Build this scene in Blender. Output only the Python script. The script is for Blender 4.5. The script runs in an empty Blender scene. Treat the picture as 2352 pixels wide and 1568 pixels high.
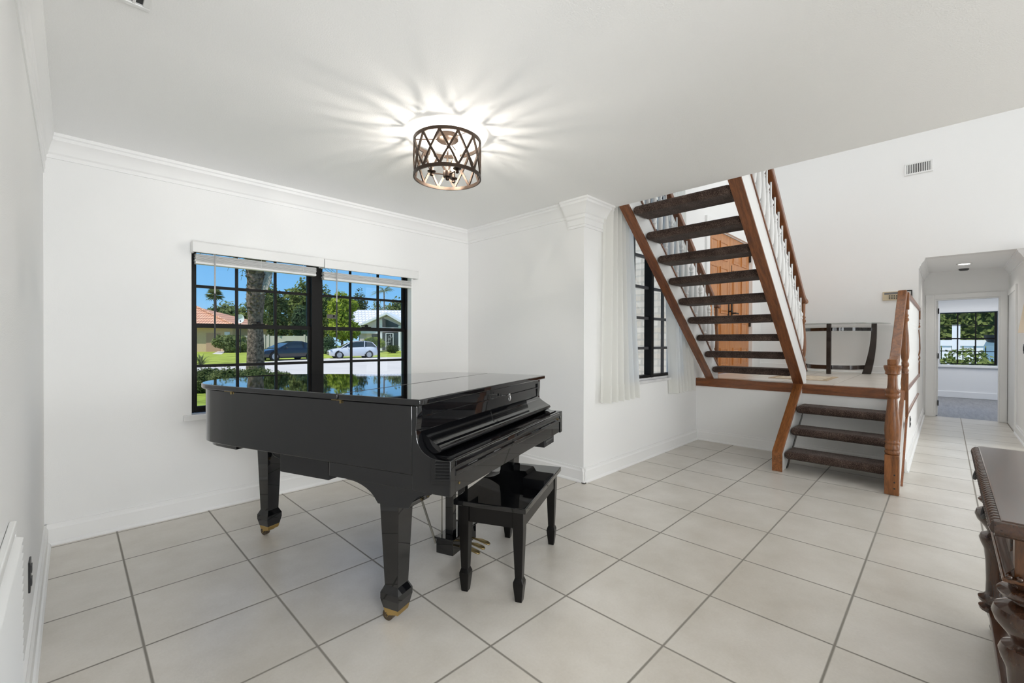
import bpy, bmesh, math, random
from mathutils import Vector, Matrix
PI = math.pi
sc = bpy.context.scene
COL = sc.collection
rnd = random.Random(7)

# ------------------------------------------------------------------ camera
CF = 1003.94
TH, PT, RL = math.radians(44.7216), math.radians(-.2872), math.radians(.12594)
CX, CY, CH = 1178.02, 788.79, 1.25
FW = Vector((math.cos(TH)*math.cos(PT), math.sin(TH)*math.cos(PT), math.sin(PT)))
R0 = Vector((math.sin(TH), -math.cos(TH), 0)); U0 = R0.cross(FW)
RT = R0*math.cos(RL) + U0*math.sin(RL); UP = -R0*math.sin(RL) + U0*math.cos(RL)
CAM = Vector((0, 0, CH))

def at(px, py, x=None, y=None, z=None, d=None):
    """a point of the place from where it is seen, used to lay out the street"""
    r = FW + RT*((px-CX)/CF) + UP*((CY-py)/CF)
    t = d
    if x is not None: t = x/r.x
    if y is not None: t = y/r.y
    if z is not None: t = (z-CH)/r.z
    return CAM + r*t

cd = bpy.data.cameras.new('camera'); cam = bpy.data.objects.new('camera', cd); COL.objects.link(cam)
cd.sensor_width = 36; cd.lens = 36*CF/2352
cd.shift_x = (1176-CX)/2352; cd.shift_y = (CY-784)/2352
cd.clip_start = .02; cd.clip_end = 400
m3 = Matrix((RT, UP, -FW)).transposed()
cam.matrix_world = Matrix.Translation(CAM) @ m3.to_4x4()
sc.camera = cam
sc.view_settings.view_transform = 'Standard'; sc.view_settings.look = 'None'
sc.view_settings.gamma = 1; sc.view_settings.use_curve_mapping = False
sc.view_settings.exposure = 0.0
sc.cycles.diffuse_bounces = 9; sc.cycles.max_bounces = 12; sc.cycles.transparent_max_bounces = 12

# ------------------------------------------------------------------ materials
MATS = {}
def nodes(name):
    m = bpy.data.materials.new(name); m.use_nodes = True
    nt = m.node_tree; nt.nodes.clear()
    out = nt.nodes.new('ShaderNodeOutputMaterial')
    return m, nt, out
def N(nt, t, **k):
    n = nt.nodes.new('ShaderNode'+t)
    for a, b in k.items():
        if a in n.inputs.keys(): n.inputs[a].default_value = b
        else: setattr(n, a, b)
    return n
def rgb(c): return (c[0], c[1], c[2], 1)
def coords(nt, scale=(1, 1, 1), rot=(0, 0, 0), loc=(0, 0, 0), kind='Object'):
    tc = N(nt, 'TexCoord'); mp = N(nt, 'Mapping')
    mp.inputs['Scale'].default_value = scale; mp.inputs['Rotation'].default_value = rot; mp.inputs['Location'].default_value = loc
    src = tc.outputs[kind]
    if any(rot):
        m0 = N(nt, 'Mapping'); m0.inputs['Rotation'].default_value = rot; nt.links.new(src, m0.inputs['Vector']); src = m0.outputs['Vector']
        mp.inputs['Rotation'].default_value = (0, 0, 0)
    nt.links.new(src, mp.inputs['Vector'])
    return mp.outputs['Vector']
def ramp(nt, fac, stops):
    r = N(nt, 'ValToRGB'); el = r.color_ramp.elements
    while len(el) < len(stops): el.new(.5)
    for e, (p, c) in zip(el, stops): e.position = p; e.color = rgb(c)
    nt.links.new(fac, r.inputs['Fac']); return r.outputs['Color']
def M(name, col, rough=.5, metal=0., spec=.5, coat=0., var=0., vscale=8., bump=0., bscale=60., emit=None, estr=0., trans=0., stretch=(1, 1, 1), sheen=0.):
    if name in MATS: return MATS[name]
    m, nt, out = nodes(name)
    b = N(nt, 'BsdfPrincipled'); L = nt.links.new
    b.inputs['Base Color'].default_value = rgb(col); b.inputs['Roughness'].default_value = rough
    b.inputs['Metallic'].default_value = metal; b.inputs['Specular IOR Level'].default_value = spec
    b.inputs['Coat Weight'].default_value = coat; b.inputs['Coat Roughness'].default_value = .02
    b.inputs['Sheen Weight'].default_value = sheen
    if trans: b.inputs['Transmission Weight'].default_value = trans
    if emit: b.inputs['Emission Color'].default_value = rgb(emit); b.inputs['Emission Strength'].default_value = estr
    if var:
        v = coords(nt, stretch); n = N(nt, 'TexNoise'); n.inputs['Scale'].default_value = vscale; n.inputs['Detail'].default_value = 4
        L(v, n.inputs['Vector'])
        c = ramp(nt, n.outputs['Fac'], [(.3, [x*(1-var) for x in col]), (.7, [min(1, x*(1+var)) for x in col])])
        L(c, b.inputs['Base Color'])
    if bump:
        v = coords(nt, stretch); n = N(nt, 'TexNoise'); n.inputs['Scale'].default_value = bscale; n.inputs['Detail'].default_value = 3
        L(v, n.inputs['Vector'])
        bp = N(nt, 'Bump'); bp.inputs['Strength'].default_value = bump; bp.inputs['Distance'].default_value = .01
        L(n.outputs['Fac'], bp.inputs['Height']); L(bp.outputs['Normal'], b.inputs['Normal'])
    L(b.outputs['BSDF'], out.inputs['Surface'])
    MATS[name] = m
    return m

def tile_mat(name, s, ox, oy, c1, c2, grout, gw=.006, rough=.30):
    m, nt, out = nodes(name); L = nt.links.new
    v = coords(nt, loc=(-ox, -oy, 0)); sx = N(nt, 'SeparateXYZ'); L(v, sx.inputs[0])
    masks = []; cells = []
    for ax in ('X', 'Y'):
        d = N(nt, 'Math', operation='DIVIDE'); L(sx.outputs[ax], d.inputs[0]); d.inputs[1].default_value = s
        fr = N(nt, 'Math', operation='FRACT'); L(d.outputs[0], fr.inputs[0])
        fl = N(nt, 'Math', operation='FLOOR'); L(d.outputs[0], fl.inputs[0]); cells.append(fl)
        su = N(nt, 'Math', operation='SUBTRACT'); L(fr.outputs[0], su.inputs[0]); su.inputs[1].default_value = .5
        ab = N(nt, 'Math', operation='ABSOLUTE'); L(su.outputs[0], ab.inputs[0])
        mr = N(nt, 'MapRange'); L(ab.outputs[0], mr.inputs['Value'])
        mr.inputs['From Min'].default_value = .5-gw/s; mr.inputs['From Max'].default_value = .5-.35*gw/s
        masks.append(mr.outputs[0])
    mx = N(nt, 'Math', operation='MAXIMUM'); L(masks[0], mx.inputs[0]); L(masks[1], mx.inputs[1])
    cb = N(nt, 'CombineXYZ'); L(cells[0].outputs[0], cb.inputs[0]); L(cells[1].outputs[0], cb.inputs[1])
    wn = N(nt, 'TexWhiteNoise'); L(cb.outputs[0], wn.inputs['Vector'])
    n1 = N(nt, 'TexNoise', Scale=3.5, Detail=5., Roughness=.6); L(v, n1.inputs['Vector'])
    n2 = N(nt, 'TexNoise', Scale=90., Detail=2.); L(v, n2.inputs['Vector'])
    ad = N(nt, 'Math', operation='MULTIPLY_ADD'); L(wn.outputs['Value'], ad.inputs[0]); ad.inputs[1].default_value = .16; L(n1.outputs['Fac'], ad.inputs[2])
    ad2 = N(nt, 'Math', operation='MULTIPLY_ADD'); L(n2.outputs['Fac'], ad2.inputs[0]); ad2.inputs[1].default_value = .25; L(ad.outputs[0], ad2.inputs[2])
    tc = ramp(nt, ad2.outputs[0], [(.45, c1), (.95, c2)])
    mix = N(nt, 'Mix', data_type='RGBA'); L(mx.outputs[0], mix.inputs['Factor']); L(tc, mix.inputs[6]); mix.inputs[7].default_value = rgb(grout)
    b = N(nt, 'BsdfPrincipled'); L(mix.outputs[2], b.inputs['Base Color'])
    rr = N(nt, 'MapRange'); L(mx.outputs[0], rr.inputs['Value']); rr.inputs['To Min'].default_value = rough; rr.inputs['To Max'].default_value = .8
    L(rr.outputs[0], b.inputs['Roughness']); b.inputs['Specular IOR Level'].default_value = .85
    h = N(nt, 'Math', operation='MULTIPLY_ADD'); L(mx.outputs[0], h.inputs[0]); h.inputs[1].default_value = -1.2; L(n2.outputs['Fac'], h.inputs[2])
    bp = N(nt, 'Bump', Strength=.25, Distance=.002); L(h.outputs[0], bp.inputs['Height']); L(bp.outputs['Normal'], b.inputs['Normal'])
    L(b.outputs[0], out.inputs['Surface']); MATS[name] = m
    return m

def wood_mat(name, dark, light, scale=(1, 1, 1), rot=(0, 0, 0), rough=.3, coat=.3, ws=4.):
    m, nt, out = nodes(name); L = nt.links.new
    v = coords(nt, scale, rot)
    n = N(nt, 'TexNoise', Scale=ws, Detail=6., Roughness=.62, Distortion=.6); L(v, n.inputs['Vector'])
    n2 = N(nt, 'TexNoise', Scale=ws*7, Detail=3.); L(v, n2.inputs['Vector'])
    a = N(nt, 'Math', operation='MULTIPLY_ADD'); L(n2.outputs['Fac'], a.inputs[0]); a.inputs[1].default_value = .5; L(n.outputs['Fac'], a.inputs[2])
    c = ramp(nt, a.outputs[0], [(.50, dark), (.70, [(x+y)/2 for x, y in zip(dark, light)]), (.92, light)])
    b = N(nt, 'BsdfPrincipled', Roughness=rough); L(c, b.inputs['Base Color']); b.inputs['Coat Weight'].default_value = coat; b.inputs['Coat Roughness'].default_value = .12
    bp = N(nt, 'Bump', Strength=.08, Distance=.003); L(a.outputs[0], bp.inputs['Height']); L(bp.outputs['Normal'], b.inputs['Normal'])
    L(b.outputs[0], out.inputs['Surface']); MATS[name] = m
    return m

def clear_mat(name, tint=(1, 1, 1), refl=.6):
    m, nt, out = nodes(name); L = nt.links.new
    t = N(nt, 'BsdfTransparent'); t.inputs[0].default_value = rgb(tint)
    g = N(nt, 'BsdfGlossy', Roughness=.01); f = N(nt, 'Fresnel', IOR=1.45)
    mu = N(nt, 'Math', operation='MULTIPLY'); L(f.outputs[0], mu.inputs[0]); mu.inputs[1].default_value = refl
    mx = N(nt, 'MixShader'); L(mu.outputs[0], mx.inputs[0]); L(t.outputs[0], mx.inputs[1]); L(g.outputs[0], mx.inputs[2])
    L(mx.outputs[0], out.inputs['Surface']); MATS[name] = m
    return m

def sheer_mat(name, col):
    m, nt, out = nodes(name); L = nt.links.new
    d = N(nt, 'BsdfDiffuse'); d.inputs[0].default_value = rgb(col)
    t = N(nt, 'BsdfTranslucent'); t.inputs[0].default_value = rgb(col)
    p = N(nt, 'BsdfTransparent')
    a = N(nt, 'MixShader'); a.inputs[0].default_value = .6; L(d.outputs[0], a.inputs[1]); L(t.outputs[0], a.inputs[2])
    b = N(nt, 'MixShader'); b.inputs[0].default_value = .08; L(a.outputs[0], b.inputs[1]); L(p.outputs[0], b.inputs[2])
    L(b.outputs[0], out.inputs['Surface']); MATS[name] = m
    return m

def leaf_mat(name, c1, c2):
    m, nt, out = nodes(name); L = nt.links.new
    v = coords(nt); n = N(nt, 'TexNoise', Scale=2.2, Detail=4.); L(v, n.inputs['Vector'])
    c = ramp(nt, n.outputs['Fac'], [(.3, c1), (.7, c2)])
    d = N(nt, 'BsdfDiffuse'); L(c, d.inputs[0]); t = N(nt, 'BsdfTranslucent'); L(c, t.inputs[0])
    x = N(nt, 'MixShader'); x.inputs[0].default_value = .35; L(d.outputs[0], x.inputs[1]); L(t.outputs[0], x.inputs[2])
    L(x.outputs[0], out.inputs['Surface']); MATS[name] = m
    return m

def brick_mat(name, c1, c2, mortar, sx, sy, axis='XZ', msize=.02, bumpf=.4, off=.5):
    m, nt, out = nodes(name); L = nt.links.new
    tc = N(nt, 'TexCoord'); sp = N(nt, 'SeparateXYZ'); L(tc.outputs['Object'], sp.inputs[0])
    cb = N(nt, 'CombineXYZ'); L(sp.outputs[axis[0]], cb.inputs[0]); L(sp.outputs[axis[1]], cb.inputs[1])
    b = N(nt, 'TexBrick'); b.offset = off; L(cb.outputs[0], b.inputs['Vector'])
    b.inputs['Color1'].default_value = rgb(c1); b.inputs['Color2'].default_value = rgb(c2); b.inputs['Mortar'].default_value = rgb(mortar)
    b.inputs['Scale'].default_value = 1; b.inputs['Brick Width'].default_value = sx; b.inputs['Row Height'].default_value = sy; b.inputs['Mortar Size'].default_value = msize
    p = N(nt, 'BsdfPrincipled', Roughness=.8); L(b.outputs['Color'], p.inputs['Base Color'])
    bp = N(nt, 'Bump', Strength=bumpf, Distance=.02, invert=True); L(b.outputs['Fac'], bp.inputs['Height']); L(bp.outputs['Normal'], p.inputs['Normal'])
    L(p.outputs[0], out.inputs['Surface']); MATS[name] = m
    return m

WALL = M('wall_paint', (.87, .87, .865), .85, spec=.25, bump=.12, bscale=220)
CEIL = M('ceiling_paint', (.92, .92, .915), .9, spec=.2, bump=.2, bscale=150)
TRIM = M('trim_paint', (.88, .88, .875), .4, spec=.4)
TILE = tile_mat('floor_tile', .5008, .2065, 2.3227, (.56, .52, .455), (.70, .665, .61), (.23, .21, .18), gw=.0068)
TILE2 = tile_mat('landing_tile', .5008, 5.72, .36, (.60, .56, .50), (.72, .68, .62), (.40, .36, .31))
PLANK = wood_mat('grey_plank', (.10, .10, .11), (.24, .24, .25), (.6, 5, 5), rough=.35, coat=.1)
OAK = wood_mat('oak', (.085, .028, .008), (.29, .105, .028), (9, 9, 1.0), rough=.36, coat=.15)
OAKX = wood_mat('oak_lengthwise', (.12, .036, .011), (.30, .10, .03), (1.0, 9, 9))
OAKY = wood_mat('oak_crosswise', (.10, .03, .010), (.26, .085, .025), (9, 1.0, 9))
OAKS = wood_mat('oak_stringer', (.085, .026, .010), (.25, .085, .028), (1.0, 9, 9), rot=(0, -math.atan(.835), 0))
OAKL = wood_mat('oak_lower_string', (.10, .033, .010), (.33, .12, .034), (1.0, 9, 9), rot=(0, math.atan(.70), 0), rough=.36, coat=.15)
DOORW = wood_mat('honey_door', (.40, .14, .030), (.60, .245, .065), (7, 7, .8), rough=.35)
WALNUT = wood_mat('dark_walnut', (.020, .009, .005), (.075, .030, .014), (1.2, 8, 8), rough=.22, coat=.5)
WALNUTZ = wood_mat('dark_walnut_turned', (.018, .008, .005), (.065, .027, .013), (8, 8, 1.5), rough=.2, coat=.6)
WALNUTE = wood_mat('brown_walnut_end', (.05, .018, .006), (.17, .065, .02), (8, 8, 1.5), rough=.3, coat=.4)
ESPR = M('espresso_wood', (.022, .012, .008), .25, coat=.3)
BLACK = M('black_lacquer', (.004, .0042, .005), .028, spec=.5, coat=.4)
BENCHB = M('bench_black', (.004, .0036, .0034), .25, spec=.3, bump=.03, bscale=200)
MATTEB = M('matte_black', (.012, .012, .013), .5)
BRASS = M('brass', (.55, .38, .14), .28, metal=1.)
BRASSD = M('dull_brass', (.36, .27, .12), .35, metal=1.)
STEEL = M('steel_rod', (.30, .29, .26), .3, metal=1.)
CHROME = M('chrome', (.7, .7, .7), .12, metal=1.)
BRONZE = M('oiled_bronze', (.055, .038, .028), .38, metal=.8)
CARPET = None
WHITE = M('white_gloss', (.82, .82, .81), .3)
WINB = M('window_black', (.006, .0055, .005), .5, spec=.2)
GLASS = clear_mat('window_glass', (.98, .99, .99), .2)
TGLASS = clear_mat('table_glass', (.94, .975, .96), 1.0)
SHEER = sheer_mat('sheer_curtain', (.96, .96, .94))
SHADE = None

def carpet_mat():
    m, nt, out = nodes('brown_carpet'); L = nt.links.new
    v = coords(nt); n = N(nt, 'TexNoise', Scale=170., Detail=2.); L(v, n.inputs['Vector'])
    n2 = N(nt, 'TexNoise', Scale=9., Detail=3.); L(v, n2.inputs['Vector'])
    a = N(nt, 'Math', operation='MULTIPLY_ADD'); L(n2.outputs['Fac'], a.inputs[0]); a.inputs[1].default_value = .35; L(n.outputs['Fac'], a.inputs[2])
    c = ramp(nt, a.outputs[0], [(.48, (.022, .014, .011)), (.68, (.066, .044, .036)), (.9, (.16, .115, .095))])
    b = N(nt, 'BsdfPrincipled', Roughness=.95); L(c, b.inputs['Base Color']); b.inputs['Sheen Weight'].default_value = .08; b.inputs['Specular IOR Level'].default_value = .1
    bp = N(nt, 'Bump', Strength=.5, Distance=.004); L(n.outputs['Fac'], bp.inputs['Height']); L(bp.outputs['Normal'], b.inputs['Normal'])
    L(b.outputs[0], out.inputs['Surface']); return m
CARPET = carpet_mat()

# ------------------------------------------------------------------ mesh building
class MB:
    def __init__(s): s.v = []; s.f = []
    def add(s, vs, fs):
        o = len(s.v); s.v += [tuple(p) for p in vs]; s.f += [tuple(i+o for i in f) for f in fs]; return s
    def box(s, x0, x1, y0, y1, z0, z1):
        return s.add([(x0, y0, z0), (x1, y0, z0), (x1, y1, z0), (x0, y1, z0), (x0, y0, z1), (x1, y0, z1), (x1, y1, z1), (x0, y1, z1)],
                     [(3, 2, 1, 0), (4, 5, 6, 7), (0, 1, 5, 4), (1, 2, 6, 5), (2, 3, 7, 6), (3, 0, 4, 7)])
    def obox(s, c, ax, ay, az):
        c, ax, ay, az = Vector(c), Vector(ax), Vector(ay), Vector(az); P = []
        for k in (-1, 1):
            for i, j in ((-1, -1), (1, -1), (1, 1), (-1, 1)): P.append(c+ax*i+ay*j+az*k)
        return s.add(P, [(3, 2, 1, 0), (4, 5, 6, 7), (0, 1, 5, 4), (1, 2, 6, 5), (2, 3, 7, 6), (3, 0, 4, 7)])
    def prism(s, poly, axis, a0, a1):
        f = {'x': lambda p, a: (a, p[0], p[1]), 'y': lambda p, a: (p[0], a, p[1]), 'z': lambda p, a: (p[0], p[1], a)}[axis]
        n = len(poly); vs = [f(p, a0) for p in poly]+[f(p, a1) for p in poly]
        return s.add(vs, [tuple(range(n-1, -1, -1)), tuple(range(n, 2*n))]+[(i, (i+1) % n, n+(i+1) % n, n+i) for i in range(n)])
    def lathe(s, prof, cx=0, cy=0, seg=20, cz=0):
        vs = []; fs = []; n = len(prof)
        for r, z in prof:
            for k in range(seg): a = 2*PI*k/seg; vs.append((cx+r*math.cos(a), cy+r*math.sin(a), cz+z))
        for i in range(n-1):
            for k in range(seg): k2 = (k+1) % seg; fs.append((i*seg+k, i*seg+k2, (i+1)*seg+k2, (i+1)*seg+k))
        fs.append(tuple(range(seg-1, -1, -1))); fs.append(tuple((n-1)*seg+k for k in range(seg)))
        return s.add(vs, fs)
    def loft(s, rings, cap=True, closed=False):
        n = len(rings[0]); vs = [p for r in rings for p in r]; fs = []; R = len(rings)
        for i in range(R if closed else R-1):
            j = (i+1) % R
            for k in range(n): k2 = (k+1) % n; fs.append((i*n+k, i*n+k2, j*n+k2, j*n+k))
        if cap and not closed: fs.append(tuple(range(n-1, -1, -1))); fs.append(tuple((R-1)*n+k for k in range(n)))
        return s.add(vs, fs)
    def squares(s, lv, cx=0, cy=0):
        return s.loft([[(cx-h, cy-h, z), (cx+h, cy-h, z), (cx+h, cy+h, z), (cx-h, cy+h, z)] for z, h in lv])
    def tube(s, pts, r, seg=8, closed=False, rect=None):
        P = [Vector(p) for p in pts]; n = len(P); rings = []
        up = None
        for i, p in enumerate(P):
            if closed: t = (P[(i+1) % n]-P[i-1]).normalized()
            else: t = (P[min(i+1, n-1)]-P[max(i-1, 0)]).normalized()
            if up is None: up = Vector((0, 0, 1)) if abs(t.z) < .95 else Vector((1, 0, 0))
            a = t.cross(up)
            a = a.normalized() if a.length > 1e-6 else Vector((1, 0, 0))
            b = a.cross(t).normalized()
            if abs(t.z) > .95: up = b
            rr = r[i] if isinstance(r, (list, tuple)) else r
            if rect: rings.append([p+a*u*rect[0]+b*w*rect[1] for u, w in ((-1, -1), (1, -1), (1, 1), (-1, 1))])
            else: rings.append([p+a*rr*math.cos(2*PI*k/seg)+b*rr*math.sin(2*PI*k/seg) for k in range(seg)])
        return s.loft(rings, closed=closed)
    def sphere(s, c, r, seg=14, rings=8, sz=1.):
        pr = [(max(1e-4, r*math.sin(PI*i/rings)), -r*sz*math.cos(PI*i/rings)) for i in range(rings+1)]
        return s.lathe(pr, c[0], c[1], seg, c[2])
    def build(s, name, mat, parent=None, loc=None, smooth=None, bevel=0, bseg=2, kind=None, label=None, rotz=0):
        me = bpy.data.meshes.new(name); me.from_pydata(s.v, [], s.f); me.update()
        bm = bmesh.new(); bm.from_mesh(me); bmesh.ops.recalc_face_normals(bm, faces=bm.faces); bm.to_mesh(me); bm.free()
        if smooth:
            for p in me.polygons: p.use_smooth = True
            me.set_sharp_from_angle(angle=math.radians(smooth))
        me.materials.append(mat)
        o = bpy.data.objects.new(name, me); COL.objects.link(o)
        if parent: o.parent = parent
        if loc: o.location = loc
        if rotz: o.rotation_euler.z = rotz
        if bevel:
            b = o.modifiers.new('bevel', 'BEVEL'); b.width = bevel; b.segments = bseg; b.limit_method = 'ANGLE'; b.angle_limit = math.radians(40)
            b.harden_normals = False
        if kind: o['kind'] = kind
        if label: o['label'] = label
        return o

def thing(name, label, cat, loc=(0, 0, 0), rotz=0, group=None):
    o = bpy.data.objects.new(name, None); COL.objects.link(o); o.empty_display_size = .1
    o.location = loc; o.rotation_euler.z = rotz
    o['label'] = label; o['category'] = cat
    if group: o['group'] = group
    return o
def tag(o, label, cat, group=None, kind=None):
    o['label'] = label; o['category'] = cat
    if group: o['group'] = group
    if kind: o['kind'] = kind
    return o
def sroot(name, loc=(0, 0, 0), label=None):
    o = bpy.data.objects.new(name, None); COL.objects.link(o); o.location = loc; o['kind'] = 'structure'
    if label: o['label'] = label
    return o
def dup(o, parent=None):
    c = o.copy(); COL.objects.link(c)
    if parent: c.parent = parent
    for ch in list(o.children): dup(ch, c)
    return c
def S(name, mb, mat, **k): return mb.build(name, mat, kind='structure', **k)
def wallbox(axis, p0, p1, a0, a1, z0, z1, holes=()):
    mb = MB(); A = sorted({a0, a1, *[h[0] for h in holes], *[h[1] for h in holes]}); Z = sorted({z0, z1, *[h[2] for h in holes], *[h[3] for h in holes]})
    for i in range(len(A)-1):
        for j in range(len(Z)-1):
            ca, cz = (A[i]+A[i+1])/2, (Z[j]+Z[j+1])/2
            if any(h[0] < ca < h[1] and h[2] < cz < h[3] for h in holes): continue
            if axis == 'x': mb.box(p0, p1, A[i], A[i+1], Z[j], Z[j+1])
            else: mb.box(A[i], A[i+1], p0, p1, Z[j], Z[j+1])
    return mb
def spline(pts, n=6, closed=False):
    P = [Vector(p) for p in pts]; out = []; m = len(P)
    for i in range(m if closed else m-1):
        g = lambda k: P[k % m] if closed else P[max(0, min(m-1, k))]
        a, b, c, d = g(i-1), g(i), g(i+1), g(i+2)
        for k in range(n):
            t = k/n; out.append(.5*((2*b)+(c-a)*t+(2*a-5*b+4*c-d)*t*t+(3*b-a-3*c+d)*t**3))
    if not closed: out.append(P[-1])
    return out

# ------------------------------------------------------------------ the setting
XL, YW, XR, YS, XE, ZC, XLAND, ZL, XF = -.119, 3.882, 3.192, 2.277, 3.565, 2.5, 5.658, .787, 8.38
REAR = -4.6
S('floor', MB().box(-.25, 10.31, REAR, 4.1, -.12, 0), TILE)
S('wall_left', wallbox('x', -.25, XL, REAR, 4.1, 0, 2.5), WALL)
S('wall_front', wallbox('y', YW, 4.10, XL, 3.33, 0, 2.5, [(.612, 2.458, .70, 1.965)]), WALL)
S('wall_return', MB().box(XR, 3.33, YS+.152, YW, 0, 2.5), WALL)
S('wall_stair', wallbox('y', YS, YS+.152, XR, 8.55, 0, 5.2, [(3.80, 5.12, .84, 3.18), (6.0, 7.85, ZL, 2.83)]), WALL)
S('wall_landing', MB().box(XLAND, 5.80, .275, YS, 0, .69), WALL)
S('floor_landing', MB().box(5.72, XF, .40, YS, .69, ZL), TILE2)
S('wall_landing_side', MB().box(5.80, XF, .275, .40, 0, ZL-.02), WALL)
S('wall_foyer', wallbox('x', XF, 8.55, REAR, YS, 0, 5.2, [(-.72, .275, 0, 2.43)]), WALL)
S('wall_hall_left', MB().box(8.55, 10.25, .275, .40, 0, 2.43), WALL)
S('wall_hall_right', MB().box(7.9, 10.25, -.85, -.70, 0, 2.43), WALL)
S('wall_hall_end', wallbox('x', 10.25, 10.37, -.85, .40, 0, 2.43, [(-.605, .135, 0, 1.975)]), WALL)
S('wall_rear', MB().box(-.25, 8.55, REAR-.15, REAR, 0, 5.2), WALL)
S('ceiling_hall', MB().box(8.55, 10.37, -.85, .40, 2.43, 2.55), CEIL)
S('ceiling', MB().box(-.25, XE, REAR, 4.1, 2.5, 2.80), CEIL)
S('ceiling_foyer', MB().box(-.2, 8.55, REAR, 2.42, 5.2, 5.35), CEIL)
S('wall_loft', MB().box(-.2, 0, REAR, 2.42, 2.8, 5.2), WALL)
S('wall_loft_front', MB().box(0, XR, YS, YS+.152, 2.8, 5.2), WALL)
# bedroom beyond the hall
S('floor_bedroom', MB().box(10.31, 14.3, -3.2, 2.2, -.12, -.004), PLANK)
S('wall_bedroom', wallbox('x', 14.13, 14.3, -3.2, 2.2, 0, 2.43, [(-.80, .14, .74, 1.93)]), WALL)
S('wall_bedroom_left', MB().box(10.37, 14.13, 2.05, 2.2, 0, 2.43), WALL)
S('wall_bedroom_right', MB().box(10.37, 14.13, -3.2, -3.05, 0, 2.43), WALL)
S('ceiling_bedroom', MB().box(10.37, 14.3, -3.2, 2.2, 2.43, 2.55), CEIL)
S('trim_30', MB().box(14.11, 14.13, -3.05, 2.05, 0, .13), TRIM)
# baseboards
BP = [(0, 0), (.030, 0), (.030, .008), (.024, .018), (.017, .022), (.017, .10), (.010, .112), (.010, .13), (0, .13)]
def base_x(name, y, x0, x1, sgn, z=0): # runs along x on a wall at y, sticks out by sgn
    S(name, MB().prism([(y+sgn*p, z+q) for p, q in BP], 'x', x0, x1), TRIM)
def base_y(name, x, y0, y1, sgn, z=0):
    mb = MB(); vs = [(x+sgn*p, z+q) for p, q in BP]; mb.prism(vs, 'y', y0, y1); S(name, mb, TRIM)
base_y('baseboard_left', XL, REAR, YW, 1); base_x('baseboard_front', YW, XL, XR, -1)
base_y('baseboard_return', XR, YS-.03, YW, -1); base_x('baseboard_stair', YS, XR-.03, XLAND, -1)
base_y('baseboard_landing', XLAND, .31, YS, -1); base_x('baseboard_landing_side', .275, 5.62, 10.25, -1)
base_y('baseboard_foyer', XF, .40, YS, -1, ZL); base_x('baseboard_hall_right', -.70, 7.9, 9.15, 1)
base_y('baseboard_hall_end', 10.25, -.70, -.69, -1)
# crown mouldings
CP = [(0, 2.36), (.010, 2.36), (.010, 2.383), (.020, 2.392), (.034, 2.425), (.055, 2.452), (.064, 2.458), (.064, 2.476), (.074, 2.482), (.074, 2.5), (0, 2.5)]
def crown(n, axis, c, a0, a1, sg, prof=CP):
    S('trim_%d' % n, MB().prism([(c+sg*p, q) for p, q in prof], axis, a0, a1), TRIM, smooth=25)
crown(2, 'x', YW, XL, XR, -1); crown(3, 'y', XR, 2.44, YW, -1)
CAP = [(0, 2.265), (.012, 2.265), (.012, 2.285), (.020, 2.29), (.020, 2.335), (.032, 2.345), (.032, 2.372), (.046, 2.38), (.062, 2.42), (.086, 2.452), (.094, 2.458), (.094, 2.478), (.105, 2.484), (.105, 2.5), (0, 2.5)]
crown(1, 'y', XL, REAR, YW, 1, [(p*.45, q) for p, q in CAP])
capm = MB()
def ring_cap(p, q): return [(XR-p, 2.44+p*.35, q), (XR-p, YS-p, q), (XE-.03, YS-p, q)]
rows = [ring_cap(p, q) for p, q in CAP]
vs = [v for r in rows for v in r]; fs = []
for i in range(len(rows)):
    j = (i+1) % len(rows)
    for k in range(2): fs.append((i*3+k, i*3+k+1, j*3+k+1, j*3+k))
fs.append(tuple(i*3 for i in range(len(rows)))); fs.append(tuple(i*3+2 for i in range(len(rows)-1, -1, -1)))
capm.add(vs, fs); S('trim_4', capm, TRIM, smooth=25)
HC = [(p*.9, q-.07) for p, q in CP]
for n, ax, c, a0, a1, sg in ((5, 'x', .275, 8.385, 10.25, -1), (6, 'x', -.70, 8.385, 10.25, 1)):
    S('trim_%d' % n, MB().prism([(c+sg*p, q) for p, q in HC], ax, a0, a1), TRIM, smooth=25)
# oak nosing along the landing edge
S('trim_7', MB().box(5.635, 5.72, .295, YS-.001, .689, ZL+.003), OAKY, bevel=.004)
# door casing at the end of the hall, hall closet door edge
cs = MB(); cs.box(10.225, 10.25, .135, .245, 0, 2.05); cs.box(10.225, 10.25, -.685, -.605, 0, 2.05); cs.box(10.225, 10.25, -.605, .135, 1.975, 2.05)
cs.box(10.25, 10.37, .115, .135, 0, 1.975); cs.box(10.25, 10.37, -.605, -.59, 0, 1.975); cs.box(10.25, 10.37, -.59, .115, 1.955, 1.975)
S('trim_8', cs, TRIM, bevel=.003)
c2 = MB(); c2.box(9.15, 9.25, -.70, -.678, 0, 2.06); c2.box(9.25, 10.2, -.70, -.678, 1.98, 2.06)
S('trim_9', c2, TRIM, bevel=.003)
d3 = sroot('door_3', (9.25, -.70, 0))
MB().box(0, .955, .0005, .012, .01, 1.98).build('door_slab', WHITE, d3)
MB().box(.955, .972, .0005, .012, .03, 2.0).build('gap_shade', MATTEB, d3)  # dark strip standing in for the shadow in the door gap
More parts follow.
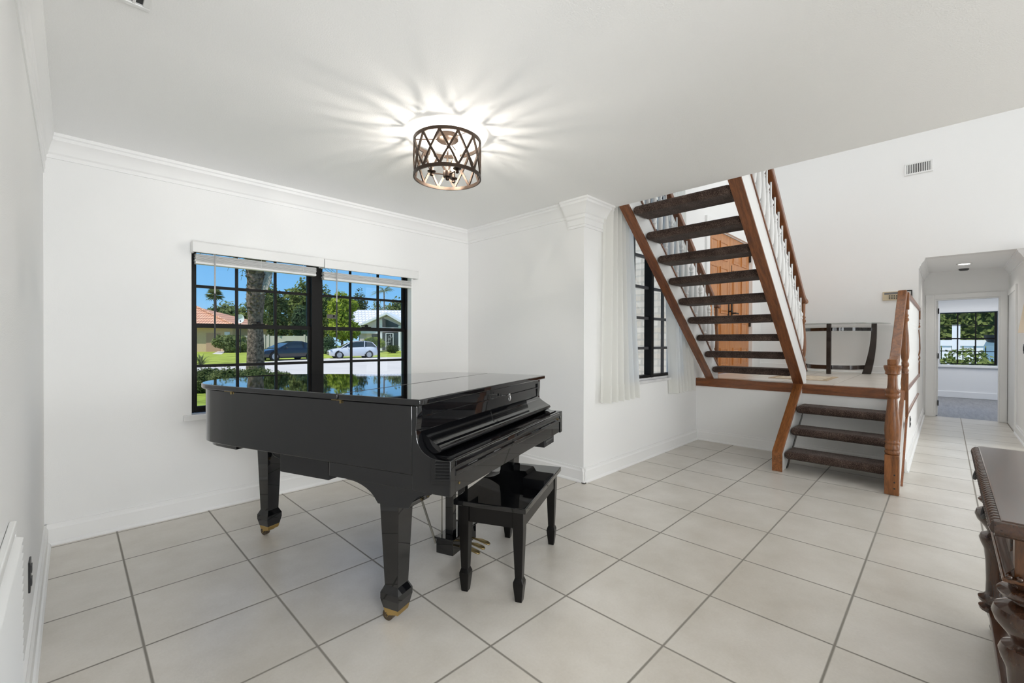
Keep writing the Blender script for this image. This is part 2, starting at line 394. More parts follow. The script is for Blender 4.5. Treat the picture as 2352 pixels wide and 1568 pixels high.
# open door to the bedroom
d1 = sroot('door_1', (10.375, .128, 0), 'white bedroom door standing open at the end of the hall'); d1.rotation_euler.z = math.radians(5)
MB().box(.0, .74, -.036, 0, .008, 1.965).build('door_slab', WHITE, d1, bevel=.003)
for z in (.22, 1.02, 1.78): MB().box(-.028, .004, -.045, -.03, z-.045, z+.045).build('hinge', MATTEB, d1)
h = MB(); h.tube([(.67, -.036, 1.0), (.67, -.085, 1.0)], .012); h.tube([(.67, -.08, 1.0), (.56, -.085, 1.0)], .009); h.lathe([(.03, 0), (.03, .001)], .67, 0, 12, 1.0)
h.build('door_handle', MATTEB, d1)

# ---------------------------------------------------------------- front window
w1 = sroot('window_1', (0, 4.0, 0), 'wide black framed double window with small panes behind the piano')
def sash_pair(root, x0, x1, z0, z1, zm, vx, hz, yb=0, fw=.02, mw=.020):
    up = MB(); lo = MB()
    for mb, a, b, y in ((up, zm-.016, z1, .012), (lo, z0, zm+.016, -.012)):
        y0, y1 = yb+y-.012, yb+y+.012
        mb.box(x0, x0+fw, y0, y1, a, b); mb.box(x1-fw, x1, y0, y1, a, b); mb.box(x0+fw, x1-fw, y0, y1, a, a+.034); mb.box(x0+fw, x1-fw, y0, y1, b-.032, b)
        for x in vx: mb.box(x-mw/2, x+mw/2, y0+.004, y1-.004, a+.034, b-.032)
        for z in hz:
            if a < z < b:
                xs = [x0+fw]+[q for x in vx for q in (x-mw/2, x+mw/2)]+[x1-fw]
                for i in range(0, len(xs), 2): mb.box(xs[i], xs[i+1], y0+.004, y1-.004, z-.011, z+.011)
        MB().box(x0+fw, x1-fw, yb+y-.002, yb+y+.002, a+.034, b-.032).build('pane', GLASS, root)
    up.build('upper_sash', WINB, root); lo.build('lower_sash', WINB, root)
sash_pair(w1, .640, 1.482, .725, 1.945, 1.363, (.925, 1.206), (1.06, 1.66))
sash_pair(w1, 1.575, 2.430, .725, 1.945, 1.363, (1.858, 2.141), (1.06, 1.66))
fr = MB(); fr.box(.614, .640, -.05, .05, .715, 1.962); fr.box(2.430, 2.457, -.05, .05, .715, 1.962); fr.box(1.482, 1.575, -.05, .05, .715, 1.962)
for a, b in ((.640, 1.482), (1.575, 2.430)): fr.box(a, b, -.05, .05, .715, .725); fr.box(a, b, -.05, .05, 1.945, 1.962)
fr.build('window_frame', WINB, w1, bevel=.003)
for x in (1.07, 2.0):
    l = MB(); l.box(x-.045, x+.045, -.040, -.024, 1.379, 1.388); l.lathe([(.016, 0), (.016, .014), (.006, .02)], x, -.032, 10, 1.388); l.box(x-.055, x, -.038, -.028, 1.396, 1.404)
    l.build('latch', WINB, w1)
S('trim_10', MB().box(.56, 2.50, 3.845, 3.948, .672, .714), M('marble_sill', (.74, .74, .74), .25, var=.08, vscale=6), bevel=.004)
S('trim_11', MB().box(2.440, 2.4575, 3.876, 3.95, .714, 1.96), TRIM)
st = MB().box(1.632, 1.715, -.0035, -.0025, 1.455, 1.492)
tagst = st.build('warning_sticker', M('sticker_grey', (.09, .085, .08), .5, var=.3, vscale=60), loc=(0, 4.0, 0)); tag(tagst, 'small dark rectangular sticker on the upper pane of the right window half', 'sticker')
sm = MB().box(1.690, 1.705, -.006, -.0036, 1.470, 1.486); sm.build('emblem', WINB, tagst)
# blinds
BLI = M('blind_white', (.80, .80, .79), .5)
def blind(x0, x1, zt, zb, gap, wx, lab):
    r = thing('window_blind', lab, 'blind', ((x0+x1)/2, 3.86, zt), 0, 'white blinds raised at the front window')
    cx = (x0+x1)/2
    v = MB(); v.prism([(-.075, -.08), (-.075, -.012), (-.068, -.004), (-.06, 0), (-.052, 0), (-.052, -.08)], 'x', x0-cx, x1-cx)
    v.box(x0-cx, x0-cx+.012, -.052, .012, -.08, 0); v.box(x1-cx-.012, x1-cx, -.052, .012, -.08, 0)
    v.build('valance', BLI, r)
    MB().box(x0-cx+.02, x1-cx-.02, .02, .07, -.055, -.006).build('headrail', BLI, r)
    sl = MB(); n = 10; top = zb-zt+.020; hi = -.08-gap
    for k in range(n):
        z = top+(hi-top)*k/(n-1); dy = rnd.uniform(-.007, .007); dx = rnd.uniform(-.004, .004)
        sl.box(x0-cx+.03+dx, x1-cx-.03+dx, .018+dy, .068+dy, z-.0014, z+.0014)
    sl.build('slats', BLI, r)
    MB().box(x0-cx+.03, x1-cx-.03, .016, .070, zb-zt, zb-zt+.017).build('bottom_rail', BLI, r, bevel=.003)
    MB().tube([(wx-cx, .005, -.07), (wx-cx, .008, -.36)], .0055, 6).build('tilt_wand', M('clear_wand', (.45, .45, .45), .25), r)
    MB().tube([(wx-cx, .008, -.36), (wx-cx, .008, zb-zt-.545)], .006, 6).build('wand_grip', M('wand_dark', (.05, .05, .05), .4), r)
    for f in (.15, .5, .85):
        x = x0+(x1-x0)*f-cx
        MB().tube([(x, .016, -.055), (x, .016, zb-zt+.01)], .0014, 5).build('ladder_cord', BLI, r)
    return r
blind(.606, 1.524, 1.962, 1.812, .0, .752, 'white slatted blind pulled up over the left half of the front window')
blind(1.53, 2.470, 1.958, 1.790, .02, 1.668, 'white slatted blind pulled up over the right half of the front window')

# ---------------------------------------------------------------- window beside the stairs + curtains
w2 = sroot('window_2', (0, 2.32, 0), 'tall black framed window with white curtains beside the stairs')
fr = MB()
fr.box(3.802, 3.84, -.04, .04, .86, 3.16); fr.box(5.08, 5.118, -.04, .04, .86, 3.16); fr.box(4.435, 4.495, -.045, .04, .86, 3.16)
for a, b in ((3.84, 4.435), (4.495, 5.08)): fr.box(a, b, -.04, .04, .86, .89); fr.box(a, b, -.04, .04, 3.13, 3.16)
fr.build('window_frame', WINB, w2, bevel=.003)
mu = MB(); HAZEM = M('muntin_hazed', (.07, .07, .075), .5)  # backlit haze painted in: black muntins lightened to grey
for x in (4.13, 4.79): mu.box(x-.014, x+.014, -.014, .014, .89, 3.13)
for z in (1.18, 1.505, 1.835, 2.165, 2.495, 2.825):
    for a, b in ((3.84, 4.116), (4.144, 4.435), (4.495, 4.776), (4.804, 5.08)): mu.box(a, b, -.014, .014, z-.014, z+.014)
mu.build('muntins', HAZEM, w2)
for a, b in ((3.84, 4.435), (4.495, 5.08)): MB().box(a, b, .016, .02, .89, 3.13).build('pane', GLASS, w2)
S('trim_12', MB().box(3.78, 5.14, 2.235, 2.279, .812, .842), M('marble_sill', ()), bevel=.004)
S('trim_13', MB().box(3.80, 5.12, 2.279, 2.32, .838, .862), MATS['marble_sill'])
def curtain(x0, x1, X0, X1, zt, zb, ph, lab, folds):
    n = 110; rings = []
    zs = [zt-(zt-zb)*i/26 for i in range(27)]
    vs = []; fs = []
    for i, z in enumerate(zs):
        t = i/26; a = x0+(X0-x0)*t**1.5; b = x1+(X1-x1)*t**1.5
        for k in range(n+1):
            s_ = k/n; amp = .036+.009*math.sin(5*s_+ph)
            y = 2.216+amp*math.sin(2*PI*folds*s_+ph+.5*math.sin(7*s_)+.25*t*math.sin(3*s_))+.004*math.sin(31*s_+2*t)
            vs.append((a+(b-a)*s_, y, z+.005*math.sin(2*PI*folds*s_)*(t > .98)))
    for i in range(26):
        for k in range(n): fs.append((i*(n+1)+k, i*(n+1)+k+1, (i+1)*(n+1)+k+1, (i+1)*(n+1)+k))
    zc = zb
    r = thing('curtain', lab, 'curtain', (0, 0, 0), 0, 'sheer white curtains on the stair window')
    MB().add(vs, fs).build('curtain_panel', SHEER, r, smooth=80)
    # weighted hem: a second layer of the same cloth at the foot
    hv = []; hf = []
    for i in range(2):
        z = zb+.16*(1-i)
        for k in range(n+1):
            p = vs[26*(n+1)+k] if i else vs[24*(n+1)+k]
            hv.append((p[0], p[1]-.004, max(z, zb) if not i else p[2]))
    for k in range(n): hf.append((k, k+1, n+1+k+1, n+1+k))
    MB().add(hv, hf).build('hem', SHEER, r, smooth=80)
    return r
curtain(3.46, 3.86, 3.40, 4.07, 3.32, .685, 0, 'sheer white curtain hanging left of the stair window, nearest the column', 6)
curtain(4.66, 5.10, 4.84, 5.44, 3.32, .655, 1.3, 'sheer white curtain hanging right of the stair window, beside the landing', 6)
rod = thing('curtain_rod', 'black curtain rod above the tall window beside the stairs', 'curtain rod', (4.43, 2.19, 3.34))
MB().tube([(-1.1, .018, .012), (1.2, .018, .012)], .012).build('rod', MATTEB, rod)
for x in (-1.0, 1.1): MB().tube([(x, .078, .012), (x, .018, .012)], .008).build('bracket', MATTEB, rod)

# ---------------------------------------------------------------- double front door
d2 = sroot('door_2', (0, 2.30, 0), 'honey wood panelled double front door behind the stairs')
def leaf(x0, x1, hx):
    w = x1-x0
    b = MB().box(x0, x1, 0, .045, ZL+.008, 2.815); lf = b.build('door_leaf', DOORW, d2, bevel=.004)
    cw = (w-.11*2-.09)/2
    for c in range(2):
        a = x0+.11+c*(cw+.09)
        for z0, z1 in ((.90, 1.16), (1.26, 1.55), (1.66, 2.33), (2.43, 2.70)):
            p = MB(); p.loft([[(a+i, -.001-d, z0+i), (a+cw-i, -.001-d, z0+i), (a+cw-i, -.001-d, z1-i), (a+i, -.001-d, z1-i)] for i, d in ((0, -.001), (.002, .012), (.02, .012), (.028, .002), (.05, .009))])
            p.build('raised_panel', DOORW, lf)
    for z in (1.05, 1.55, 2.6): MB().box(hx-.012, hx+.012, -.03, -.0, z-.05, z+.05).build('hinge', MATTEB, d2)
leaf(6.03, 6.935, 6.03); leaf(6.945, 7.825, 7.825)
h = MB(); h.box(6.985, 7.02, -.012, 0, 1.58, 1.86); h.tube([(7.0, -.01, 1.68), (7.0, -.06, 1.68), (7.12, -.062, 1.675)], .011); h.build('door_handle', MATTEB, d2)
h = MB(); h.lathe([(.03, 0), (.03, .012), (.01, .02)], 0, 0, 14); 
for v in range(len(h.v)): x, y, z = h.v[v]; h.v[v] = (7.0+x, -z, 1.93+y)
h.build('deadbolt', MATTEB, d2)
h = MB(); h.box(6.85, 6.885, -.012, 0, 1.60, 1.84); h.tube([(6.868, -.01, 1.70), (6.868, -.06, 1.70), (6.80, -.062, 1.7)], .011); h.build('door_handle', MATTEB, d2)
MB().box(6.995, 7.01, -.004, 0, 2.26, 2.40).build('door_knocker', MATTEB, d2)
ds = MB(); ds.box(5.915, 6.02, 2.246, YS+.02, ZL, 2.93); ds.box(7.83, 7.935, 2.246, YS+.02, ZL, 2.93); ds.box(6.02, 7.83, 2.246, YS+.02, 2.825, 2.93)
S('trim_14', ds, TRIM, bevel=.004)
dj = MB().box(6.0, 6.028, 2.29, 2.36, ZL, 2.825).box(7.827, 7.85, 2.29, 2.36, ZL, 2.825); S('trim_15', dj, TRIM)
S('trim_16', MB().box(6.02, 7.83, 2.29, 2.40, 2.82, 2.829), TRIM)

# ---------------------------------------------------------------- bedroom window with shutters
w3 = sroot('window_3', (14.20, 0, 0), 'black framed bedroom window between white plantation shutters')
fr = MB(); y0, y1, z0, z1 = -.755, .092, .755, 1.925
fr.box(-.03, .03, y0-.04, y0, z0, z1); fr.box(-.03, .03, y1, y1+.018, z0, z1); fr.box(-.03, .03, y0, y1, z0, z0+.018); fr.box(-.03, .03, y0, y1, z1-.018, z1)
for k in (1, 2): y = y0+(y1-y0)*k/3; fr.box(-.012, .012, y-.011, y+.011, z0, z1)
zz = [1.05, 1.335, 1.63]
for z, t in zip(zz, (.008, .016, .008)): fr.box(-.014, .014, y0, y1, z-t, z+t)
fr.build('window_frame', WINB, w3)
MB().box(-.002, .002, y0, y1, z0+.018, z1-.018).build('pane', GLASS, w3)
tr = MB(); tr.box(14.085, 14.129, -.90, .205, .685, .728); tr.box(14.10, 14.129, -.90, -.80, .728, 2.0); tr.box(14.10, 14.129, .12, .205, .728, 2.0); tr.box(14.10, 14.129, -.80, .12, 1.93, 2.02)
S('trim_17', tr, TRIM, bevel=.003)
def shutter(y0, y1, lab, ang):
    r = thing('plantation_shutter', lab, 'shutter', (14.09, y0, .735), ang, 'white shutters folded back at the bedroom window')
    w = y1-y0; f = MB(); f.box(-.012, .012, 0, .03, 0, 1.19); f.box(-.012, .012, w-.03, w, 0, 1.19); f.box(-.012, .012, .03, w-.03, 0, .05); f.box(-.012, .012, .03, w-.03, 1.14, 1.19)
    f.build('stile_frame', WHITE, r)
    for k in range(14): MB().obox((0, w/2, .09+k*.078), (.024, 0, .018), (0, w/2-.032, 0), (-.002, 0, .003)).build('louvre', WHITE, r)
shutter(.098, .19, 'white louvred shutter folded beside the left edge of the bedroom window', .0)
shutter(-.885, -.80, 'white louvred shutter folded beside the right edge of the bedroom window', .0)

# ---------------------------------------------------------------- upper flight of stairs
def zb(x): return ZL+.825*(5.64-x)
def zs(x): return zb(x)+.295
us = thing('upper_staircase', 'open riser staircase with brown carpeted treads and white balusters climbing from the landing', 'staircase', (5.66, 1.63, ZL))
ox, oy, oz = us.location
def L3(p): return (p[0]-ox, p[1]-oy, p[2]-oz)
class LB(MB):  # a builder that takes places in the room and stores them relative to the stairs
    def build(s, name, mat, parent=None, **k):
        s.v = [(a-ox, b-oy, c-oz) for a, b, c in s.v]; return MB.build(s, name, mat, parent, **k)
XT = XE+.003
for y0, y1, nm in ((1.107, 1.203, 'right'), (2.058, 2.153, 'left')):
    body = LB().prism([(XT, zb(XT)+.02), (5.655, zb(5.655)+.02), (5.67, ZL+.004), (5.80, ZL+.004), (5.80, zs(5.80)-.02), (XT, min(2.79, zs(XT)-.02))], 'y', y0+.004, y1-.004)
    body.build('stringer', WHITE, us)
    LB().prism([(XT, zb(XT)), (5.64, ZL+.001), (5.672, ZL+.004), (5.655, zb(5.655)+.019), (XT, zb(XT)+.019)], 'y', y0, y1).build('stringer_soffit', OAKS, us)
    LB().prism([(3.62, zs(3.62)-.02), (5.80, zs(5.80)-.02), (5.80, zs(5.80)), (3.62, zs(3.62))], 'y', y0-.006, y1+.006).build('shoe_rail', OAKS, us)
    yc = (y0+y1)/2
    hr = []
    for x in (3.62, 4.2, 4.8, 5.4, 5.66, 5.76, 5.83, 5.875): 
        z = zs(x)+.765+.012 if x < 5.7 else {5.76: zs(5.76)+.785, 5.83: zs(5.83)+.80, 5.875: zs(5.83)+.79}[x]
        hr.append((x, yc, z))
    LB().tube(hr, 0, rect=(.036, .030)).build('handrail', OAKS, us, bevel=.012, bseg=3)
    LB().lathe([(.02, 0), (.042, .01), (.046, .03), (.036, .055), (.01, .06)], 5.885, yc, 16, zs(5.83)+.755).build('rail_end', OAK, us, smooth=40)
    bprof = [(.013, 0), (.013, .13), (.018, .14), (.011, .16), (.018, .18), (.020, .22), (.022, .30), (.019, .40), (.014, .47), (.012, .50), (.018, .515), (.012, .53), (.018, .55), (.018, .565), (.010, .585), (.008, .60), (.0075, .745)]
    bprof = [(r*1.4 if q < .59 else r*1.15, q) for r, q in bprof]
    first = None
    for k in range(16):
        x = 5.735-k*.132
        if first is None:
            first = MB().lathe(bprof, 0, 0, 9).build('baluster', WHITE, us, smooth=50, loc=(x-ox, yc-oy, zs(x)-.004-oz))
        else:
            c = first.copy(); COL.objects.link(c); c.parent = us; c.location = (x-ox, yc-oy, zs(x)-.004-oz)
    npf = [(.026, 0), (.026, .20), (.022, .205), (.026, .215), (.018, .235), (.026, .25), (.026, .27), (.017, .29), (.024, .31), (.03, .37), (.031, .46), (.026, .56), (.018, .65), (.017, .68), (.027, .69), (.027, .71), (.018, .725), (.026, .74), (.018, .76), (.02, .80), (.021, .90)]
    LB().lathe(npf, 5.862, yc, 14, ZL).build('newel_post', OAK, us, smooth=50)
for k in range(9):
    x = 3.632+.2425*k; z = 2.495-.1935*k
    LB().box(x, x+.295, 1.204, 2.057, z-.075, z).build('tread', CARPET, us, bevel=.034, bseg=4)

# ---------------------------------------------------------------- lower flight
ls = thing('lower_staircase', 'short flight of three brown carpeted treads with turned oak newel rising to the tiled landing', 'staircase', (5.2, .74, 0))
ox, oy, oz = ls.location
def zl(x): return .188+(x-4.80)*(.602/.838)
for y0, y1 in ((1.112, 1.198), (.283, .352)):
    LB().prism([(4.82, .002), (4.82, .17), (5.655, zl(5.655)-.035), (5.655, .46), (5.03, .002)] if y0 > 1 else [(4.82, .002), (4.82, .19), (5.655, zl(5.655)-.02), (5.655, .10), (5.58, .002)], 'y', y0+.004, y1-.004).build('string_board', WHITE, ls)
    if y0 > 1:
        LB().prism([(4.80, 0), (4.80, .188), (5.634, zl(5.634)), (5.634, zl(5.634)-.03), (4.822, .172), (4.822, 0)], 'y', y0, y1).build('string_cap', OAKL, ls, bevel=.003)
        LB().prism([(4.975, 0), (5.035, 0), (5.655, .432), (5.655, .478), (4.975, .012)], 'y', y0, y1).build('string_edge', ESPR, ls)
    else:
        LB().prism([(4.81, .16), (5.634, zl(5.634)+.0), (5.634, zl(5.634)-.05), (4.81, .11)], 'y', y0-.004, y1+.002).build('string_cap', OAKL, ls, bevel=.003)
for k in range(3):
    x = 4.865+.224*k; z = .192+.197*k
    LB().box(x, x+.285, .353, 1.111, z-.078, z).build('tread', CARPET, ls, bevel=.034, bseg=4)
nx, ny = 4.765, .310
nw = LB().box(nx-.046, nx+.046, ny-.046, ny+.046, 0, .325).lathe([(.040, .325), (.049, .335), (.050, .350), (.041, .362), (.049, .372), (.048, .395), (.042, .41), (.050, .425), (.043, .44), (.047, .46), (.0515, .52), (.050, .56), (.042, .66), (.033, .765), (.031, .785), (.044, .795), (.050, .81), (.041, .825), (.049, .84), (.049, .855), (.036, .87), (.033, .90), (.031, .96), (.033, .985)], nx, ny, 28)
nwo = nw.build('newel_post', OAK, ls, smooth=40, bevel=.003)
LB().lathe([(.034, .98), (.050, .99), (.047, 1.005), (.056, 1.035), (.059, 1.052), (.054, 1.06), (.02, 1.061)], nx, ny, 28).build('newel_cap', OAK, ls, smooth=40)
for z in (.055, .105, .165): LB().tube([(nx-.0475, ny-.018, z), (nx-.044, ny-.018, z)], .006, 8).build('bolt_hole', MATTEB, nwo)
LB().tube([tuple(p) for p in spline([(4.735, .310, 1.083), (4.86, .310, 1.088), (5.0, .310, 1.13), (5.3, .308, 1.36), (5.52, .305, 1.57), (5.60, .300, 1.67), (5.635, .296, 1.742)], 5)], 0, rect=(.033, .028)).build('handrail', OAK, ls, bevel=.01, bseg=3)
first = None
for k in range(5):
    x = 4.95+k*.145; z0 = zl(x)-.01; z1 = [1.065, 1.165, 1.28, 1.40, 1.52][k]-.02
    LB().lathe([(.014, 0), (.014, .1), (.02, .12), (.012, .15), (.021, .22), (.021, .34), (.013, .48), (.019, .5), (.012, .53), (.018, .55), (.009, .6), (.009, z1-z0)], x, .318, 9, z0).build('baluster', WHITE, ls, smooth=50)
# oak trim on the side of the steps
sk = MB().prism([(5.06, 0), (5.085, 0), (5.76, .53), (8.2, .53), (8.2, .555), (5.735, .555)], 'y', .258, .2745)
S('trim_18', sk, OAKX, bevel=.003)

# ---------------------------------------------------------------- railing along the landing
lr = thing('landing_railing', 'oak railing with white balusters along the hall side of the tiled landing', 'railing', (7.0, .275, ZL))
ox, oy, oz = lr.location
pp = [(.030, .012), (.030, .20), (.026, .21), (.031, .225), (.02, .25), (.031, .265), (.031, .285), (.02, .31), (.031, .34), (.033, .42), (.028, .56), (.019, .66), (.018, .685), (.029, .70), (.029, .715), (.019, .73), (.028, .745), (.02, .765), (.02, .775)]
for x, h in ((5.705, .86), (8.335, .86)):
    b = LB().box(x-.033, x+.033, .254, .308, ZL-.26 if x < 6 else ZL-.02, ZL+.16)
    b.lathe([(r, z+.15) if z < .3 else (r, z+.0) for r, z in pp[:0]]+[(.03, .155), (.026, .17), (.031, .19), (.02, .215), (.031, .235), (.031, .255), (.02, .28), (.030, .31), (.033, .38), (.028, .53), (.019, .63), (.018, .66), (.029, .675), (.029, .69), (.019, .705), (.028, .72), (.02, .74), (.02, .79)], x, .281, 14, ZL)
    b.box(x-.033, x+.033, .252, .310, ZL+.78, ZL+.945); b.build('newel_post', OAK, lr, smooth=40, bevel=.004)
LB().box(5.738, 8.302, .250, .312, ZL+.895, ZL+.948).build('handrail', OAKX, lr, bevel=.012, bseg=3)
LB().box(5.738, 8.302, .256, .306, ZL-.018, ZL+.03).build('bottom_rail', OAKX, lr, bevel=.008)
first = None
for k in range(22):
    x = 5.85+k*.1125
    if first is None:
        first = MB().lathe([(.016, 0), (.016, .15), (.02, .17), (.012, .20), (.02, .23), (.012, .26), (.021, .33), (.02, .48), (.012, .60), (.019, .62), (.012, .64), (.016, .67), (.016, .87)], 0, 0, 9).build('baluster', WHITE, lr, smooth=50, loc=(x-ox, .281-oy, .028))
    else:
        c = first.copy(); COL.objects.link(c); c.parent = lr; c.location = (x-ox, .281-oy, .028)

# ---------------------------------------------------------------- foyer furniture
ct = thing('console_table', 'half round glass top console table with curved dark wood legs on the landing', 'console table', (8.30, 1.21, ZL+.001))
def arc(r, a0, a1, n=24, sx=1., sy=1.): return [(-math.sin(a0+(a1-a0)*k/n)*r*sx, -math.cos(a0+(a1-a0)*k/n)*r*sy) for k in range(n+1)]
tp = [(0.055, -.645)]+[(x, y) for x, y in arc(1, 0, PI, 32, .60, .645)]+[(.055, .645)]
MB().prism(tp, 'z', .728, .738).build('glass_top', TGLASS, ct)
def cleg(yf, yt, xx):
    n = 14; rings = []
    for k in range(n+1):
        t = k/n; z = .727*t; y = yt+(yf-yt)*(1-t)**2.2; w = .030+.022*(1-t)**1.5
        rings.append([(xx-.028, y-w, z), (xx+.028, y-w, z), (xx+.028, y+w, z), (xx-.028, y+w, z)])
    return MB().loft(rings)
cleg(-.39, -.475, -.13).build('leg', ESPR, ct, smooth=30); cleg(.39, .475, -.13).build('leg', ESPR, ct, smooth=30)
MB().box(-.555, -.50, -.028, .028, 0, .727).build('leg', ESPR, ct, bevel=.004)
for z0, z1, nm, mt in ((.625, .672, 'apron_rail', BLACK), (.065, .125, 'stretcher', ESPR)):
    pts = [tuple(p) for p in spline([(-.13, -.46 if z0 > .5 else -.36, (z0+z1)/2), (-.40, -.25, (z0+z1)/2), (-.51, -.03, (z0+z1)/2)], 8)]
    a = MB().tube(pts, 0, rect=(.012, (z1-z0)/2)); a.tube([(x, -y, z) for x, y, z in pts], 0, rect=(.012, (z1-z0)/2)); a.build(nm, mt, ct)
MATC = M('mat_tan', (.42, .33, .22), .9, var=.35, vscale=14)
em = MB().box(6.30, 7.10, 1.0, 1.62, ZL+.0005, ZL+.005).build('entry_mat', MATC); tag(em, 'small patterned tan mat lying on the landing tiles behind the stairs', 'mat')
m2 = MB().box(6.36, 7.04, 1.06, 1.56, ZL+.005, ZL+.0062).build('centre_field', M('mat_cream', (.60, .53, .42), .9, var=.3, vscale=22), em)
kp = thing('alarm_keypad', 'beige alarm keypad with grey display on the foyer wall above the railing', 'keypad', (XF, .555, 1.92))
BEI = M('beige_plastic', (.58, .49, .34), .5)
MB().box(-.03, 0, -.105, .105, -.062, .062).build('case', BEI, kp, bevel=.004)
MB().box(-.032, -.0302, -.095, .085, .022, .05).build('display', M('grey_display', (.16, .16, .16), .3), kp)
kb = MB()
for i in range(3):
    for j in range(5): kb.box(-.036, -.031, -.085+j*.026, -.069+j*.026, -.045+i*.02, -.032+i*.02)
kb.build('buttons', M('key_dark', (.05, .05, .045), .5), kp)
pf = thing('picture_frame', 'black framed white notice beside the alarm keypad, partly hidden by the newel', 'picture frame', (XF, .390, 1.90))
fb = MB(); fb.box(-.02, 0, -.05, -.038, -.09, .09); fb.box(-.02, 0, .038, .05, -.09, .09); fb.box(-.02, 0, -.038, .038, -.09, -.076); fb.box(-.02, 0, -.038, .038, .076, .09); fb.build('frame', MATTEB, pf)
MB().box(-.008, -.002, -.038, .038, -.076, .076).build('mat_board', WHITE, pf)
# grilles
def register(name, lab, loc, w, h, n, axis):
    r = thing(name, lab, 'vent', loc)
    P = (lambda a, b, c0, c1, d0, d1: (d0, d1, a, b, c0, c1)) if axis == 'x' else (lambda a, b, c0, c1, d0, d1: (a, b, c0, c1, d0, d1))
    f = MB(); fw = .022
    for a, b, c0, c1 in ((-w/2, w/2, -h/2, -h/2+fw), (-w/2, w/2, h/2-fw, h/2), (-w/2, -w/2+fw, -h/2+fw, h/2-fw), (w/2-fw, w/2, -h/2+fw, h/2-fw)): f.box(*P(a, b, c0, c1, -.012, 0))
    f.build('frame', WHITE, r, bevel=.003)
    MB().box(*P(-w/2+fw, w/2-fw, -h/2+fw, h/2-fw, -.003, -.001)).build('duct_opening', MATTEB, r)
    s = MB()
    for k in range(n):
        a = -w/2+fw+(w-2*fw)*(k+.5)/n; s.box(*P(a-.0045, a+.0045, -h/2+fw, h/2-fw, -.011, -.004))
    s.build('slats', WHITE, r)
    return r
register('wall_register', 'white slatted air register high on the foyer wall', (XF-.001, .284, 3.703), .295, .168, 14, 'x')
cv = register('ceiling_register', 'white slatted air register in the ceiling beside the left wall', (.065, 1.955, 2.499), .29, .385, 5, 'z')
gr = thing('return_air_grille', 'large white louvred return air grille low on the left wall', 'vent', (XL+.001, 1.41, .535))
f = MB()
for a, b, c0, c1 in ((-.36, .36, -.232, -.206), (-.36, .36, .206, .232), (-.36, -.332, -.206, .206), (.332, .36, -.206, .206)): f.box(0, .014, a, b, c0, c1)
f.build('frame', WHITE, gr, bevel=.003)
MB().box(.001, .003, -.332, .332, -.206, .206).build('duct_opening', M('duct_dark', (.02, .02, .02), .8), gr)
sl = MB()
for k in range(20):
    z = -.196+k*.0206; sl.obox((.014, 0, z), (.0125, 0, -.0055), (0, .331, 0), (.0008, 0, .0008))
sl.build('slats', WHITE, gr)
# outlets and switch
OUTB = M('outlet_black', (.015, .015, .017), .35)
def outlet(lab, loc, dirv, w=.072, h=.118, cat='outlet', nm='wall_outlet'):
    r = thing(nm, lab, cat, loc); n = Vector(dirv); s_ = Vector((0, 0, 1)).cross(n)
    c = n*.003; MB().obox(c, s_*w/2, Vector((0, 0, h/2)), n*.003).build('cover_plate', OUTB, r, bevel=.002)
    q = MB()
    for z in ((-.025, .025) if cat == 'outlet' else (0,)):
        q.obox(n*.0075+Vector((0, 0, z)), s_*.017, Vector((0, 0, .014 if cat == 'outlet' else .03)), n*.002)
    q.build('socket' if cat == 'outlet' else 'rocker', M('socket_black', (.03, .03, .032), .3), r)
outlet('black power outlet low on the left wall beside the air grille', (XL, 2.53, .338), (1, 0, 0))
outlet('black power outlet on the white side wall below the landing railing', (6.43, .275, .385), (0, -1, 0))
outlet('black light switch on the right hall wall', (8.42, -.70, 1.17), (0, 1, 0), cat='switch', nm='light_switch')
rl = thing('recessed_light', 'round lit recessed downlight in the hall ceiling', 'light', (9.40, -.19, 2.43))
MB().lathe([(.085, 0), (.085, -.014), (.065, -.012), (.065, 0)], 0, 0, 24).build('trim_ring', WHITE, rl)
MB().lathe([(.064, -.001), (.064, -.0115)], 0, 0, 24).build('lens', M('lens_glow', (1, 1, 1), .5, emit=(1, .97, .92), estr=6), rl)
sd = thing('smoke_detector', 'small round dark rimmed smoke detector on the hall ceiling behind the downlight', 'smoke detector', (10.08, -.20, 2.43))
MB().lathe([(.06, 0), (.06, -.015), (.045, -.028), (.01, -.03)], 0, 0, 20).build('housing', M('detector_dark', (.08, .08, .08), .5), sd)

# ---------------------------------------------------------------- ceiling light
LX, LY = 1.612, 2.160
cl = thing('ceiling_light', 'round bronze drum ceiling light with diamond lattice frame and three candle bulbs', 'ceiling light', (LX, LY, ZC))
RZ0, RZ1, RR = -.253, -.045, .2
MB().lathe([(.066, 0), (.066, -.028), (.056, -.036), (.03, -.042), (.012, -.05)], 0, 0, 24).build('canopy', BRONZE, cl, smooth=40)
for z, n in ((RZ1, 'top_ring'), (RZ0, 'bottom_ring')):
    rg = [[(math.cos(2*PI*k/64)*r, math.sin(2*PI*k/64)*r, z+q) for r, q in ((RR-.004, -.010), (RR+.0045, -.010), (RR+.0045, .010), (RR-.004, .010))] for k in range(64)]
    MB().loft(rg, closed=True).build(n, BRONZE, cl, smooth=40)
lt = MB(); na = 12
for k in range(na):
    for sgn in (-1, 1):
        a0 = 2*PI*(k+.35)/na; pts = []
        for i in range(7):
            t = i/6; a = a0+sgn*t*2*PI/na; pts.append((math.cos(a)*RR, math.sin(a)*RR, RZ1-.008+(RZ0-RZ1+.016)*t))
        lt.tube(pts, 0, rect=(.0045, .0062))
lt.build('lattice', BRONZE, cl)
MB().tube([(0, 0, -.05), (0, 0, -.235)], .006, 10).build('stem', BRONZE, cl)
MB().lathe([(.004, .018), (.026, .016), (.028, .0), (.026, -.016), (.012, -.02), (.012, -.03), (.008, -.036), (.002, -.038)], 0, 0, 20, -.235).build('hub', BRONZE, cl, smooth=40)
